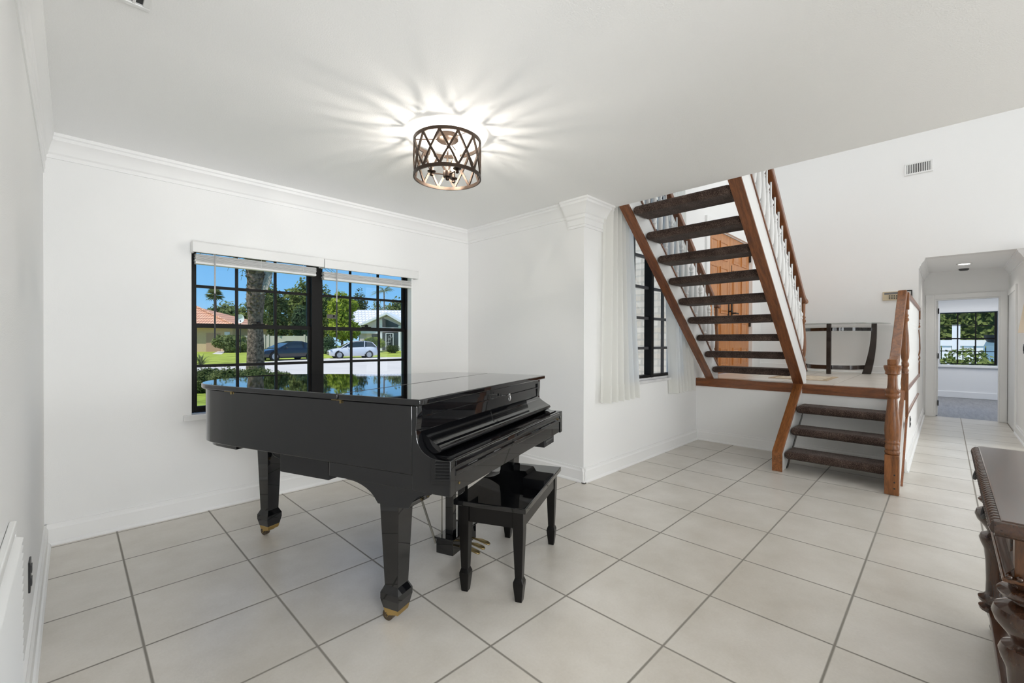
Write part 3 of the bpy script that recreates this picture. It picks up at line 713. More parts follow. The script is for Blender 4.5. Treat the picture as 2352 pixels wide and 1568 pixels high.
for z in (RZ1+.0,):
    sp = MB()
    for k in range(3): a = 2*PI*k/3+.5; sp.tube([(.06*math.cos(a), .06*math.sin(a), -.03), ((RR-.002)*math.cos(a), (RR-.002)*math.sin(a), z)], .003, 6)
    sp.build('support_arms', BRONZE, cl)
BULB, nt_, ou_ = nodes('bulb_glow')   # clear glass that glows
e_ = N(nt_, 'Emission'); e_.inputs[0].default_value = (1, .80, .52, 1); e_.inputs[1].default_value = 2.2; t_ = N(nt_, 'BsdfTransparent'); a_ = N(nt_, 'AddShader')
nt_.links.new(e_.outputs[0], a_.inputs[0]); nt_.links.new(t_.outputs[0], a_.inputs[1]); nt_.links.new(a_.outputs[0], ou_.inputs['Surface'])
BLOC = []
for k in range(3):
    a = 2*PI*k/3+math.radians(150); r = .095; x, y = r*math.cos(a), r*math.sin(a)
    ar = MB().tube([(.02*math.cos(a), .02*math.sin(a), -.237), (x, y, -.237)], .0045, 8).build('light_arm', BRONZE, cl)
    MB().lathe([(.004, -.018), (.011, -.014), (.011, -.004), (.006, .002), (.024, .008), (.026, .012), (.010, .012), (.010, .05)], x, y, 14, -.237).build('candle_cup', BRONZE, ar, smooth=40)
    MB().lathe([(.008, .05), (.015, .066), (.0165, .082), (.013, .105), (.006, .125), (.002, .135)], x, y, 14, -.237).build('bulb', BULB, ar, smooth=60)
    BLOC.append((LX+x, LY+y, ZC-.155))

# ---------------------------------------------------------------- grand piano
gp = thing('grand_piano', 'black lacquer baby grand piano with closed lid in front of the window', 'piano', (.981, 1.496, 0), math.radians(20))
OUT = [(0, 0), (1.43, 0), (1.43, .62), (1.405, .74), (1.33, .82), (1.20, .89), (1.08, .985), (.97, 1.17), (.88, 1.38), (.78, 1.57), (.64, 1.71), (.47, 1.758), (.29, 1.715), (.12, 1.61), (.03, 1.48), (.006, 1.34), (0, 1.2)]
cur = [(p.x, p.y) for p in spline([(a, b, 0) for a, b in OUT[2:]], 6)]
out = [(0, 0), (1.43, 0), (1.43, .30)]+cur+[(0, .8)]
def offset(poly, d):
    n = len(poly); r = []
    for i in range(n):
        a, b, c = Vector(poly[i-1]), Vector(poly[i]), Vector(poly[(i+1) % n])
        n1 = Vector((-(b-a).y, (b-a).x)).normalized(); n2 = Vector((-(c-b).y, (c-b).x)).normalized()
        m = (n1+n2); m = m/max(.4, m.dot(n1)) if m.length > 1e-6 else n1
        r.append((b.x+m.x*d, b.y+m.y*d))
    return r
def clipv(poly, v0, keep):
    r = []; n = len(poly)
    for i in range(n):
        a, b = poly[i], poly[(i+1) % n]; ia, ib = (a[1] >= v0) == keep, (b[1] >= v0) == keep
        if ia: r.append(a)
        if ia != ib: t = (v0-a[1])/(b[1]-a[1]); r.append((a[0]+(b[0]-a[0])*t, v0))
    return r
rim = offset(out, .02)
MB().prism(clipv(rim, .055, True), 'z', .70, .986).build('case', BLACK, gp, smooth=30, bevel=.004)
MB().prism(clipv(out, .449, True), 'z', .989, 1.015).build('lid', BLACK, gp, smooth=30, bevel=.005, bseg=3)
MB().prism(clipv(out, .442, False), 'z', .989, 1.015).build('front_lid', BLACK, gp, smooth=30, bevel=.005, bseg=3)
MB().prism(clipv(offset(out, .05), 1.22, True), 'z', .675, .70).build('tail_block', BLACK, gp, smooth=30)
MB().box(.022, 1.408, -.085, .52, .636, .70).build('keybed', BLACK, gp, bevel=.003)
AP = [(.055, .986)]+[(p.x, p.y) for p in spline([(.030, .986, 0), (.030, .93, 0), (.034, .885, 0), (.028, .845, 0), (.008, .808, 0), (-.03, .785, 0), (-.075, .778, 0), (-.132, .778, 0)], 4)]+[(-.132, .636), (.055, .636)]
for u0 in (.02, 1.372): MB().prism(AP, 'x', u0, u0+.038).build('arm', BLACK, gp, smooth=25, bevel=.003)
MB().box(.06, 1.37, .040, .054, .855, .985).build('music_shelf_front', BLACK, gp)
MB().box(.06, 1.37, .032, .040, .928, .934).box(.06, 1.37, .030, .041, .962, .985).build('front_moulding', BLACK, gp)
FP = [(p.x, p.y) for p in spline([(.052, .882, 0), (.03, .872, 0), (.0, .850, 0), (-.035, .829, 0), (-.053, .820, 0), (-.062, .809, 0), (-.056, .797, 0), (-.04, .791, 0), (.0, .786, 0), (.052, .786, 0)], 5)]
MB().prism(FP, 'x', .061, 1.369).build('fallboard', BLACK, gp, smooth=40)
MB().box(.061, 1.369, -.10, .05, .72, .7835).build('key_cover', BLACK, gp)
ks = MB().box(.06, 1.37, -.126, -.088, .640, .778); ks.prism([(-.136, .752), (-.126, .744), (-.126, .774), (-.134, .770)], 'x', .06, 1.37).prism([(-.133, .712), (-.126, .706), (-.126, .734), (-.133, .728)], 'x', .06, 1.37)
ks.build('key_slip', BLACK, gp, bevel=.002)
MB().tube([(.095, -.127, .672), (.095, -.1285, .672)], .0055, 12).build('brass_screw', BRASSD, gp)
MB().tube([(1.33, -.127, .735), (1.33, -.1345, .735)], .0035, 10).build('brass_screw', BRASSD, gp)
ky = MB(); ky.tube([(.80, .03, .945), (.80, -.012, .945)], .0028, 8); ky.tube([(.80+.010*math.cos(a), -.022, .945+.010*math.sin(a)) for a in [2*PI*k/14 for k in range(14)]], .0022, 6, closed=True)
k_ = ky.build('lock_key', CHROME, gp); MB().tube([(.80, -.023+.006*math.sin(2*PI*k/16), .928+.014*math.cos(2*PI*k/16)) for k in range(16)], .0012, 5, closed=True).build('key_ring', CHROME, k_)
MB().tube([(.80, .031, .945), (.80, .029, .945)], .008, 14).build('lock_plate', MATTEB, gp)
for v in (1.235, .47): 
    h = MB().box(.016, .022, v-.03, v+.03, .984, .990).tube([(.016, v-.031, .986), (.016, v+.0, .986)], .0028, 8).box(.012, .018, v-.031, v-.024, .972, .986)
    h.build('hinge', BRASSD, gp)
def pleg(u, v, zt, name='leg'):
    l = MB().squares([(zt, .055), (zt-.03, .055), (zt-.035, .052), (.175, .0365), (.145, .050), (.118, .050), (.075, .041)], u, v)
    leg = l.build(name, BLACK, gp, bevel=.002)
    c = MB().squares([(.0752, .0405), (.052, .036), (.048, .026), (.040, .018)], u, v)
    c.prism([(v-.012, .052), (v+.03, .048), (v+.048, .03), (v+.05, .02), (v+.038, .018), (v+.03, .03), (v+.012, .034), (v-.012, .04)], 'x', u-.02, u-.015).prism([(v-.012, .052), (v+.03, .048), (v+.048, .03), (v+.05, .02), (v+.038, .018), (v+.03, .03), (v+.012, .034), (v-.012, .04)], 'x', u+.015, u+.02)
    c.build('caster_ferrule', BRASS, leg, bevel=.0015)
    w = MB(); w.tube([(u-.013, v+.04, .0275), (u+.013, v+.04, .0275)], .0272, 20); w.tube([(u-.022, v+.04, .0275), (u+.022, v+.04, .0275)], .006, 10)
    w.build('caster_wheel', M('caster_dark', (.10, .075, .05), .4, metal=.5), leg, smooth=40)
    return leg
pleg(.117, .212, .60); pleg(1.313, .212, .60); tl = pleg(.46, 1.52, .685)
MB().squares([(.70, .10), (.688, .10), (.684, .072), (.672, .062)], .46, 1.52).build('leg_plate', BLACK, gp)
for u0 in (.024, 1.266):
    br = [(.43, .66), (.43, .637)]+[(p.x, p.y) for p in spline([(.405, .634, 0), (.365, .631, 0), (.315, .617, 0), (.270, .592, 0), (.236, .555, 0)], 5)]+[(.08, .555)]+[(p.x, p.y) for p in spline([(.072, .560, 0), (.05, .592, 0), (.015, .618, 0), (-.03, .628, 0), (-.045, .637, 0)], 4)]+[(-.045, .66)]
    MB().prism(br, 'x', u0, u0+.14).build('leg_bracket', BLACK, gp, smooth=30)
# pedal lyre
ly = MB().box(.615, .875, .235, .345, .062, .145).box(.605, .885, .23, .35, .145, .155)
for u in (.68, .81): ly.box(u-.019, u+.019, .265, .315, .155, .62)
ly.box(.615, .875, .22, .36, .615, .640)
lyre = ly.build('pedal_lyre', BLACK, gp, bevel=.003)
for u in (.685, .745, .805):
    MB().loft([[(u+dx*w, v, z+dz*h) for dx, dz in ((-1, -1), (1, -1), (1, 1), (-1, 1))] for v, z, w, h in ((.26, .09, .007, .004), (.20, .09, .007, .004), (.16, .088, .014, .005), (.12, .080, .015, .005), (.105, .075, .009, .004))]).build('pedal', BRASSD, lyre, smooth=60, bevel=.003)
for u in (.622, .868): MB().tube([(u, .352, .11), (u+(.02 if u < .7 else -.02), .62, .70)], .0065, 8).build('lyre_rod', STEEL, lyre)
for u in (.65, .84): MB().tube([(u, .33, .155), (u, .33, .64)], .004, 6).build('pedal_rod', STEEL, lyre)
MB().box(.06, .38, .565, .895, .598, .70).build('player_unit', MATTEB, gp, bevel=.003)
MB().tube([tuple(p) for p in spline([(.10, 1.03, .70), (.10, .98, .655), (.12, .90, .64), (.14, .85, .655)], 6)], .004, 6).build('cable', MATTEB, gp)
db = MB().box(1.18, 1.36, -.09, .06, .572, .636).build('disk_drive_box', MATTEB, gp, bevel=.003)
MB().box(1.20, 1.34, -.094, -.0905, .600, .612).box(1.21, 1.23, -.094, -.0905, .582, .592).build('drive_slot', M('slot_grey', (.06, .06, .06), .4), db)

# ---------------------------------------------------------------- piano bench
pb = thing('piano_bench', 'black piano bench with four tapered legs in front of the piano', 'bench', (1.7405, 1.7185, 0), math.radians(25.5))
BL, BW = .735, .378
MB().box(-BL/2, BL/2, -BW/2, BW/2, .440, .466).build('seat_lid', BLACK, pb, bevel=.004, bseg=3)
ap = MB(); a, b = BL/2-.03, BW/2-.025
ap.box(-a+.05, a-.05, -b, -b+.018, .355, .440).box(-a+.05, a-.05, b-.018, b, .355, .440).box(-a, -a+.018, -b+.05, b-.05, .355, .440).box(a-.018, a, -b+.05, b-.05, .355, .440)
ap.build('apron', BENCHB, pb, bevel=.002)
for sx in (-1, 1):
    for sy in (-1, 1):
        MB().squares([(.44, .0265), (.34, .0265), (.115, .018), (.095, .025), (.08, .025), (0, .0165)], sx*(a-.022), sy*(b-.022)).build('leg', BENCHB, pb, bevel=.0015)

# ---------------------------------------------------------------- carved desk and lamp
dk = thing('carved_desk', 'dark walnut desk with ridged top edge and turned legs at the right edge', 'desk', (2.31, -.46, 0))
ox, oy, oz = dk.location
DX0, DX1, DY0, DY1 = 1.735, 2.91, -.87, -.106
LB().box(DX0, DX1, DY0, DY1, .748, .778).build('desk_top', WALNUT, dk, bevel=.004)
ge = LB(); n = 64
prof = [(0, .775), (.010, .774), (.019, .766), (.023, .753), (.019, .742), (.008, .736), (0, .736)]
def gad(a0, a1, P, n):
    for k in range(n):
        s0 = a0+(a1-a0)*k/n; s1 = a0+(a1-a0)*(k+1)/n; rings = []
        for t, g in ((.02, .45), (.12, .90), (.5, 1.), (.88, .90), (.98, .45)):
            rings.append([P(s0+(s1-s0)*t, p*g, .755+(q-.755)*(.7+.3*g)) for p, q in prof])
        ge.loft(rings)
gad(DX0-.0, DX1, lambda s, p, q: (s, DY1+p, q), 44)
ge.build('gadrooned_edge', WALNUT, dk, smooth=50)
ee = LB(); ee.loft([[(DX0-p, y, q) for p, q in prof] for y in (DY0, DY1+.012)])
for k in range(4): ee.tube([(DX0-.017, -.165-k*.075, .756), (DX0-.026, -.165-k*.075, .756)], .011, 12)
ee.build('end_edge', WALNUT, dk, smooth=50)
fr = LB()
CV = [(p.x, p.y) for p in spline([(-.125, .745, 0), (-.128, .735, 0), (-.150, .72, 0), (-.152, .68, 0), (-.135, .64, 0), (-.122, .622, 0), (-.118, .612, 0), (-.118, .602, 0)], 4)]
fr.prism(CV+[(-.24, .602), (-.24, .745)], 'x', DX0+.06, DX1-.04)
fr.build('front_apron', WALNUT, dk, smooth=30)
ends = LB(); ends.box(DX0+.055, DX0+.10, DY0+.05, -.135, .612, .746); ends.build('end_panel', WALNUTE, dk, bevel=.003)
em = LB(); em.box(DX0+.045, DX1-.03, DY0+.05, -.112, .600, .612); em.box(DX0+.05, DX0+.056, -.30, -.292, .612, .746)
em.build('lower_moulding', WALNUTE, dk, bevel=.004)
bd = LB()
for k in range(34): bd.sphere((DX0+.045, -.125-k*.019, .617), .008, 8, 5)
bd.build('bead_row', WALNUT, dk, smooth=60)
for xx in (2.12, 2.70):
    dw = LB().box(xx-.2, xx+.2, -.150, -.135, .632, .735).build('drawer', WALNUT, dk, bevel=.004)
    q = LB(); q.tube([tuple(p) for p in spline([(xx-.045, -.126, .70), (xx-.045, -.098, .695), (xx, -.090, .672), (xx+.045, -.098, .695), (xx+.045, -.126, .70)], 5)], .006, 8); q.sphere((xx-.045, -.118, .70), .013, 10, 6); q.sphere((xx+.045, -.118, .70), .013, 10, 6); q.box(xx-.06, xx+.06, -.136, -.126, .685, .715)
    q.build('drawer_pull', MATTEB, dw, smooth=50)
LEGP = [(.012, 0), (.022, .004), (.025, .02), (.020, .03), (.027, .055), (.033, .075), (.040, .085), (.056, .092), (.058, .103), (.046, .112), (.040, .118), (.058, .130), (.060, .142), (.044, .153), (.037, .165), (.036, .22), (.038, .30), (.043, .355), (.053, .38), (.058, .40), (.052, .418), (.034, .428), (.034, .436), (.046, .455), (.064, .478), (.071, .500), (.066, .520), (.045, .534), (.032, .540), (.032, .548), (.056, .556), (.062, .566), (.054, .576), (.036, .582), (.05, .596), (.055, .603)]
for x in (1.825, 2.805):
    for y in (-.165, -.79): LB().lathe(LEGP, x, y, 30).build('leg', WALNUTZ, dk, smooth=40)
LB().prism([(1.825, -.135), (2.805, -.135), (2.805, -.80), (1.825, -.80)], 'z', .085, .108).build('lower_shelf', WALNUT, dk, bevel=.004)
tl_ = thing('table_lamp', 'table lamp with tapered cream shade at the right edge of the frame', 'lamp', (2.50, -.400, .779))
ms, nt, ou = nodes('lamp_shade_cloth')
d_ = N(nt, 'BsdfDiffuse'); d_.inputs[0].default_value = (.78, .70, .60, 1); t_ = N(nt, 'BsdfTranslucent'); t_.inputs[0].default_value = (.85, .72, .58, 1)
x_ = N(nt, 'MixShader'); x_.inputs[0].default_value = .4; nt.links.new(d_.outputs[0], x_.inputs[1]); nt.links.new(t_.outputs[0], x_.inputs[2]); nt.links.new(x_.outputs[0], ou.inputs['Surface'])
sh = MB(); k_ = 40; sv = []; sf = []
for r, z in ((.208, .508), (.165, .83)):
    for k in range(k_): sv.append((r*math.cos(2*PI*k/k_), r*math.sin(2*PI*k/k_), z))
for k in range(k_): sf.append((k, (k+1) % k_, k_+(k+1) % k_, k_+k))
sh.add(sv, sf).build('lamp_shade', ms, tl_, smooth=60)
MB().lathe([(.09, 0), (.09, .015), (.03, .03), (.02, .06), (.05, .14), (.065, .22), (.05, .31), (.018, .36), (.014, .42), (.012, .56)], 0, 0, 24).build('lamp_base', BRASSD, tl_, smooth=40)
MB().lathe([(.012, .56), (.014, .58), (.03, .62), (.03, .65), (.01, .68)], 0, 0, 14).build('bulb', M('lamp_bulb', (.9, .9, .88), .3), tl_, smooth=60)

# ---------------------------------------------------------------- the street outside
GZ = -.17
def flat(p): return (p.x, p.y)
GRASS = M('lawn_green', (.33, .38, .06), .95, spec=.1, var=.35, vscale=.8)
GRASSN = M('lawn_near', (.25, .31, .05), .95, spec=.1, var=.4, vscale=3.)
CONC = M('pale_concrete', (.62, .565, .49), .9, spec=.15, var=.06, vscale=.7)
S('lawn', MB().box(-90, 120, 4.15, 130, -.6, -.20), GRASSN)
pts = [flat(at(px, py, z=GZ)) for px, py in ((380, 838.5), (520, 835.5), (600, 831), (660, 826.5), (757, 822.5), (870, 820), (1000, 818.5), (1100, 822), (1100, 884), (935, 884), (660, 872), (520, 858), (380, 850))]
S('street', MB().prism(pts, 'z', -.3, GZ), CONC)
fl = MB(); A = [at(px, py, z=GZ+.0) for px, py in ((200, 838.5), (380, 838.5), (520, 835.5), (600, 831), (660, 826.5), (757, 822.5), (870, 820), (1000, 818.5), (1250, 820))]
B = [at(px, 805.5, d=50) for px in (200, 380, 520, 600, 660, 757, 870, 1000, 1250)]; C_ = [at(px, 801, d=90) for px in (200, 380, 520, 600, 660, 757, 870, 1000, 1250)]
n = len(A); fl.add(A+B+C_, [(i, i+1, n+i+1, n+i) for i in range(n-1)]+[(n+i, n+i+1, 2*n+i+1, 2*n+i) for i in range(n-1)])
S('lawn_across', fl, GRASS)
path = [at(px, py-.6, d=d) for px, py, d in ((440, 838, 28.5), (478, 838, 28.5), (520, 807, 48), (502, 807, 48))]
S('path_garden', MB().add([p+Vector((0, 0, .05)) for p in path]+[p-Vector((0, 0, .1)) for p in path], [(0, 1, 2, 3), (7, 6, 5, 4), (0, 4, 5, 1), (1, 5, 6, 2), (2, 6, 7, 3), (3, 7, 4, 0)]), CONC)

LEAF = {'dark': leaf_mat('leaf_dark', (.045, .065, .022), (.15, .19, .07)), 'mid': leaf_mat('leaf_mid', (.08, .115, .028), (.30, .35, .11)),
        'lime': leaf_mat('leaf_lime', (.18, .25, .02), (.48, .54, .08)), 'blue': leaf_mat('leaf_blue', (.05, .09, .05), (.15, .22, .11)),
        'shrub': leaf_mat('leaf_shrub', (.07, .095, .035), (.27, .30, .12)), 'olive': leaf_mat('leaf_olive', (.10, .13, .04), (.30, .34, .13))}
BARK = M('bark', (.16, .12, .085), .95, spec=.1, var=.4, vscale=4, bump=.6, bscale=12)
def foliage(blobs, n, size, seed, flatz=1.):
    r = random.Random(seed); mb = MB(); vol = [b[1][0]*b[1][2] for b in blobs]; tot = sum(vol)
    for (c, rad), v in zip(blobs, vol):
        for _ in range(max(8, int(n*v/tot))):
            d = Vector((r.gauss(0, 1), r.gauss(0, 1), r.gauss(0, 1))).normalized(); q = r.uniform(.45, 1.02)**.5
            p = Vector(c)+Vector((d.x*rad[0], d.y*rad[1], d.z*rad[2]))*q*r.uniform(.85, 1.08)
            nn = (d+Vector((r.gauss(0, .6), r.gauss(0, .6), r.gauss(0, .6)+.35))).normalized()
            t = nn.cross(Vector((r.gauss(0, 1), r.gauss(0, 1), r.gauss(0, 1)))).normalized(); b = nn.cross(t)
            s = size*r.uniform(.55, 1.3)
            mb.add([p-t*s-b*s*.15, p-b*s*.6, p+t*s, p+b*s*.6], [(0, 1, 2, 3)])
    return mb
TG = 'trees across the street'
def tree(px, pbase, d, ptop, wpx, kind, lab, seed, name='leafy_tree', nl=1500, group=TG, trunk=True, cat='tree'):
    g = at(px, pbase, d=d); k = d/CF; H = (pbase-ptop)*k; W = wpx*k
    r = random.Random(seed); root = thing(name, lab, cat, g, 0, group)
    z0 = H*.07 if trunk else 0; bl = []
    for i in range(9):
        a = r.uniform(0, 2*PI); q = r.uniform(0, .30)*W; z = z0+(H-z0)*r.uniform(.16, .8)
        rr = W*r.uniform(.20, .32); rz = min(rr*r.uniform(.7, 1.), (H-z)*1.0)
        bl.append(((q*math.cos(a), q*math.sin(a), z), (rr, rr, rz)))
    bl.append(((0, 0, z0+(H-z0)*.55), (W*.30, W*.30, (H-z0)*.46)))
    foliage(bl, int(nl*2.4), max(.05, W*.045), seed).build('crown' if trunk else 'foliage', LEAF[kind], root)
    if trunk: MB().tube([(0, 0, -.3), (.02*W, 0, H*.3), (0, .02*W, H*.6)], [W*.035, W*.03, W*.015], 8).build('trunk', BARK, root)
    return root
def fan_frond(mb, base, az, el, ln, w, n=9, droop=.5):
    d = Vector((math.cos(az)*math.cos(el), math.sin(az)*math.cos(el), math.sin(el))); side = Vector((-math.sin(az), math.cos(az), 0))
    p = Vector(base); prev = None; st = ln*.25; mb.tube([p, p+d*st], [w*.04, w*.02], 4)
    c = p+d*st; up = side.cross(d)
    for k in range(n):
        a = (k/(n-1)-.5)*2.3; dr = (d*math.cos(a)+side*math.sin(a)); e = c+dr*ln*.75+Vector((0, 0, -droop*ln*.3*abs(math.sin(a))-droop*.12*ln)); m = c+dr*ln*.42
        q = dr.cross(up).normalized()*w*.09
        mb.add([c, m-q, e, m+q], [(0, 1, 2, 3)])
def feather(mb, base, az, el, ln, lw, n=14, droop=1.):
    d = Vector((math.cos(az), math.sin(az), 0)); side = Vector((-math.sin(az), math.cos(az), 0)); P = []
    for i in range(n+1):
        t = i/n; P.append(Vector(base)+d*ln*t*math.cos(el)+Vector((0, 0, ln*(t*math.sin(el)-droop*.55*t*t))))
    mb.tube(P, [lw*.05*(1-.8*i/n) for i in range(n+1)], 4)
    for i in range(2, n):
        t = i/n; l = lw*math.sin(PI*min(1, t*.9+.12)); ax = (P[i+1]-P[i]).normalized()
        for sg in (-1, 1):
            e = P[i]+side*sg*l*.8+ax*l*.6-Vector((0, 0, l*.35)); q = ax*lw*.055
            mb.add([P[i]-q, P[i]+q, e], [(0, 1, 2)])
def fan_palm(px, pbase, d, ptop, lab, nm='fan_palm'):
    g = at(px, pbase, d=d); k = d/CF; H = (pbase-ptop)*k; root = thing(nm, lab, 'palm tree', g, 0, 'palms in the street')
    mb = MB(); r = random.Random(int(px))
    for i in range(34): fan_frond(mb, (0, 0, H*.93), r.uniform(0, 2*PI), r.uniform(-.9, 1.3), H*.15, H*.10)
    mb.build('fronds', LEAF['olive'], root); MB().tube([(0, 0, -.3), (.05, 0, H*.5), (0, 0, H*.94)], [.22, .18, .16], 10).build('trunk', BARK, root)
    return root
# the near palm, whose bristly trunk stands outside the window
tp = at(587, 889, d=14.2); tp.z = -.2
palm = thing('date_palm', 'large palm with thick bristly grey brown trunk standing just outside the window', 'palm tree', tp, 0, 'palms in the street')
PB = M('palm_bark', (.18, .135, .10), .95, spec=.1, var=.7, vscale=13, bump=1., bscale=26)
prof = [(.36, -.1), (.34, .3), (.30, .8), (.285, 1.3), (.26, 1.8), (.255, 2.2), (.28, 2.5), (.31, 2.8), (.30, 3.0), (.28, 3.3), (.30, 3.7), (.36, 4.2), (.3, 4.6)]
prof = [(a*.84, b) for a, b in prof]
tk = MB().lathe(prof, 0, 0, 28)
r = random.Random(5)
for i in range(1700):
    z = r.uniform(0, 4.3); a = r.uniform(0, 2*PI)
    rr = next(p[0]+(q[0]-p[0])*(z-p[1])/(q[1]-p[1]) for p, q in zip(prof, prof[1:]) if p[1] <= z <= q[1])
    u = Vector((math.cos(a), math.sin(a), 0)); sd_ = Vector((-u.y, u.x, 0)); p = u*(rr-.02)+Vector((0, 0, z)); ln = r.uniform(.03, .075)
    if z < 2.3: tk.add([p-sd_*.012, p+sd_*.012, p+u*ln+Vector((0, 0, r.uniform(-.02, .05)))], [(0, 1, 2)])
    elif i % 3 == 0: tk.add([p-sd_*.05, p+sd_*.05, p+u*ln*1.1+sd_*.03+Vector((0, 0, .07)), p+u*ln*1.1-sd_*.03+Vector((0, 0, .07))], [(0, 1, 2, 3)])
tk.build('trunk', PB, palm)
DRY = M('dry_frond', (.46, .42, .36), .9, spec=.1, var=.35, vscale=10)
df = MB(); rt = Vector((RT.x, RT.y, 0)).normalized(); fw_ = Vector((FW.x, FW.y, 0)).normalized()
az0 = math.atan2(rt.y, rt.x)
for i in range(9): 
    a = az0-.5+.12*i; d_ = Vector((math.cos(a), math.sin(a), 0)); b = d_*.18+Vector((0, 0, 2.95+.07*i))
    e = d_*(.60-.02*i)+Vector((0, 0, 3.1+.11*i)); s_ = Vector((0, 0, .05)); df.add([b-s_, e-s_*.8, e+s_*1.2, b+s_], [(0, 1, 2, 3)])
    df.add([b-s_+fw_*.04, e-s_*.8+fw_*.06, e+s_*1.2+fw_*.06, b+s_+fw_*.04], [(0, 1, 2, 3)])
df.build('dry_frond_bases', DRY, palm)
pf_ = MB(); r = random.Random(9)
for i in range(26): feather(pf_, (0, 0, 4.5), r.uniform(0, 2*PI), r.uniform(.1, 1.3), 2.6, .45, 12)
pf_.build('fronds', LEAF['mid'], palm)
fan_palm(494, 812, 60, 668, 'distant fan palm rising above the orange tiled roof', 'fan_palm')
g = at(882, 806, d=62); H = (806-664)*62/CF
fp = thing('feather_palm', 'slender distant palm rising above the white roofed house', 'palm tree', g, 0, 'palms in the street')
mb = MB(); r = random.Random(21)
for i in range(17): feather(mb, (0, 0, H*.95), 2*PI*i/17+r.uniform(-.2, .2), r.uniform(.2, 1.25), 2.1, .55, 12, 1.0)
mb.build('fronds', LEAF['olive'], fp); MB().tube([(0, 0, -.3), (.06, 0, H*.5), (0, 0, H*.96)], [.13, .10, .09], 10).build('trunk', BARK, fp)
# clipped mounds in the front bed
for i, (px, d, w, top) in enumerate(((474, 12.4, 1.0, 841.5), (524, 11.6, .95, 842), (582, 12.6, 1.15, 841), (638, 13.4, .95, 850.5))):
    g = at(px, 842, d=d); zt = at(px, top, d=d).z; g.z = -.2; H = zt+.2
    root = thing('clipped_shrub', ['round clipped green shrub furthest left outside the window', 'round clipped green shrub, second from the left outside the window', 'round clipped green shrub at the foot of the near palm trunk', 'low rounded shrub furthest right of the clipped row outside'][i], 'shrub', g, 0, 'clipped shrubs outside the front window')
    foliage([((0, 0, H*.45), (w*.5, w*.5, H*.53)), ((w*.18, .1, H*.42), (w*.36, w*.4, H*.50)), ((-w*.2, -.1, H*.4), (w*.35, w*.4, H*.48))], 4200, .036, 30+i).build('foliage', LEAF['shrub'], root)
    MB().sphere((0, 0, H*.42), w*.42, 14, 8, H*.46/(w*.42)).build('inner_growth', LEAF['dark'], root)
sp = thing('strap_leaf_plant', 'pale green strap leaved plant at the left edge of the window view', 'plant', at(462, 838, d=22))
mb = MB(); r = random.Random(3)
for i in range(46):
    a = r.uniform(0, 2*PI); ln = r.uniform(.6, 1.25); el = r.uniform(.5, 1.45); P = []
    for k in range(6): t = k/5; P.append(Vector((math.cos(a)*ln*t*math.cos(el), math.sin(a)*ln*t*math.cos(el), ln*(t*math.sin(el)-.45*t*t))))
    s_ = Vector((-math.sin(a), math.cos(a), 0))
    for k in range(5): w0, w1_ = .04*(1-.75*k/5), .04*(1-.75*(k+1)/5); mb.add([P[k]-s_*w0, P[k]+s_*w0, P[k+1]+s_*w1_, P[k+1]-s_*w1_], [(0, 1, 2, 3)])
mb.build('leaves', LEAF['olive'], sp)
# trees across the street
for i, t in enumerate((
    (700, 806, 60, 640, 105, 'mid', 'tall mid green tree rising behind the near palm trunk', 2600),
    (640, 804, 48.5, 668, 66, 'dark', 'dark green tree behind the pale fence', 2000),
    (690, 803, 51.5, 700, 62, 'blue', 'drooping blue green tree over the pale fence beside the mullion', 1500),
    (785, 806, 45, 668, 88, 'lime', 'bright lime green tree behind the white car', 2600),
    (740, 806, 60, 652, 80, 'mid', 'tall green tree standing behind the window mullion', 1800),
    (826, 806, 64, 662, 58, 'dark', 'dark tree topping the ridge of the white roofed house', 1300),
    (866, 806, 78, 690, 64, 'olive', 'olive green tree behind the middle of the white roof', 1300),
    (912, 806, 68, 685, 80, 'olive', 'olive green tree behind the right end of the white roof', 1300),
    (525, 808, 74, 692, 110, 'olive', 'broad green tree behind the right end of the orange roof', 2000),
    (565, 808, 60, 696, 90, 'mid', 'dark tree just left of the near palm trunk', 1500),
    (483, 808, 72, 715, 60, 'dark', 'dark low tree behind the orange roof ridge', 900),
    (620, 806, 66, 650, 80, 'mid', 'green tree just right of the near palm trunk', 1500),
    (960, 806, 60, 690, 90, 'mid', 'green tree beyond the right window frame', 900),
    (425, 808, 60, 690, 80, 'mid', 'green tree beyond the left window frame', 900))):
    px, pb_, d, ptop, w, kd, lab, nl = t
    tree(px, pb_, d, ptop, w, kd, lab, 60+i, nl=nl)
for i, t in enumerate(((530, 812, 45, 769, 72, 'olive', 'large rounded hedge bush in front of the orange roofed house', 2600), (752, 812, 43, 772, 48, 'blue', 'dark bushy shrub behind the bonnet of the white car', 1500), (855, 806, 48.2, 774, 56, 'lime', 'bright green hedge under the eaves of the white roofed house', 1500), (897, 808, 45.5, 792, 36, 'dark', 'low clipped hedge by the white front door', 900))):
    px, pb_, d, ptop, w, kd, lab, nl = t
    tree(px, pb_, d, ptop, w, kd, lab, 90+i, 'bush', nl, 'bushes across the street', False, 'bush')

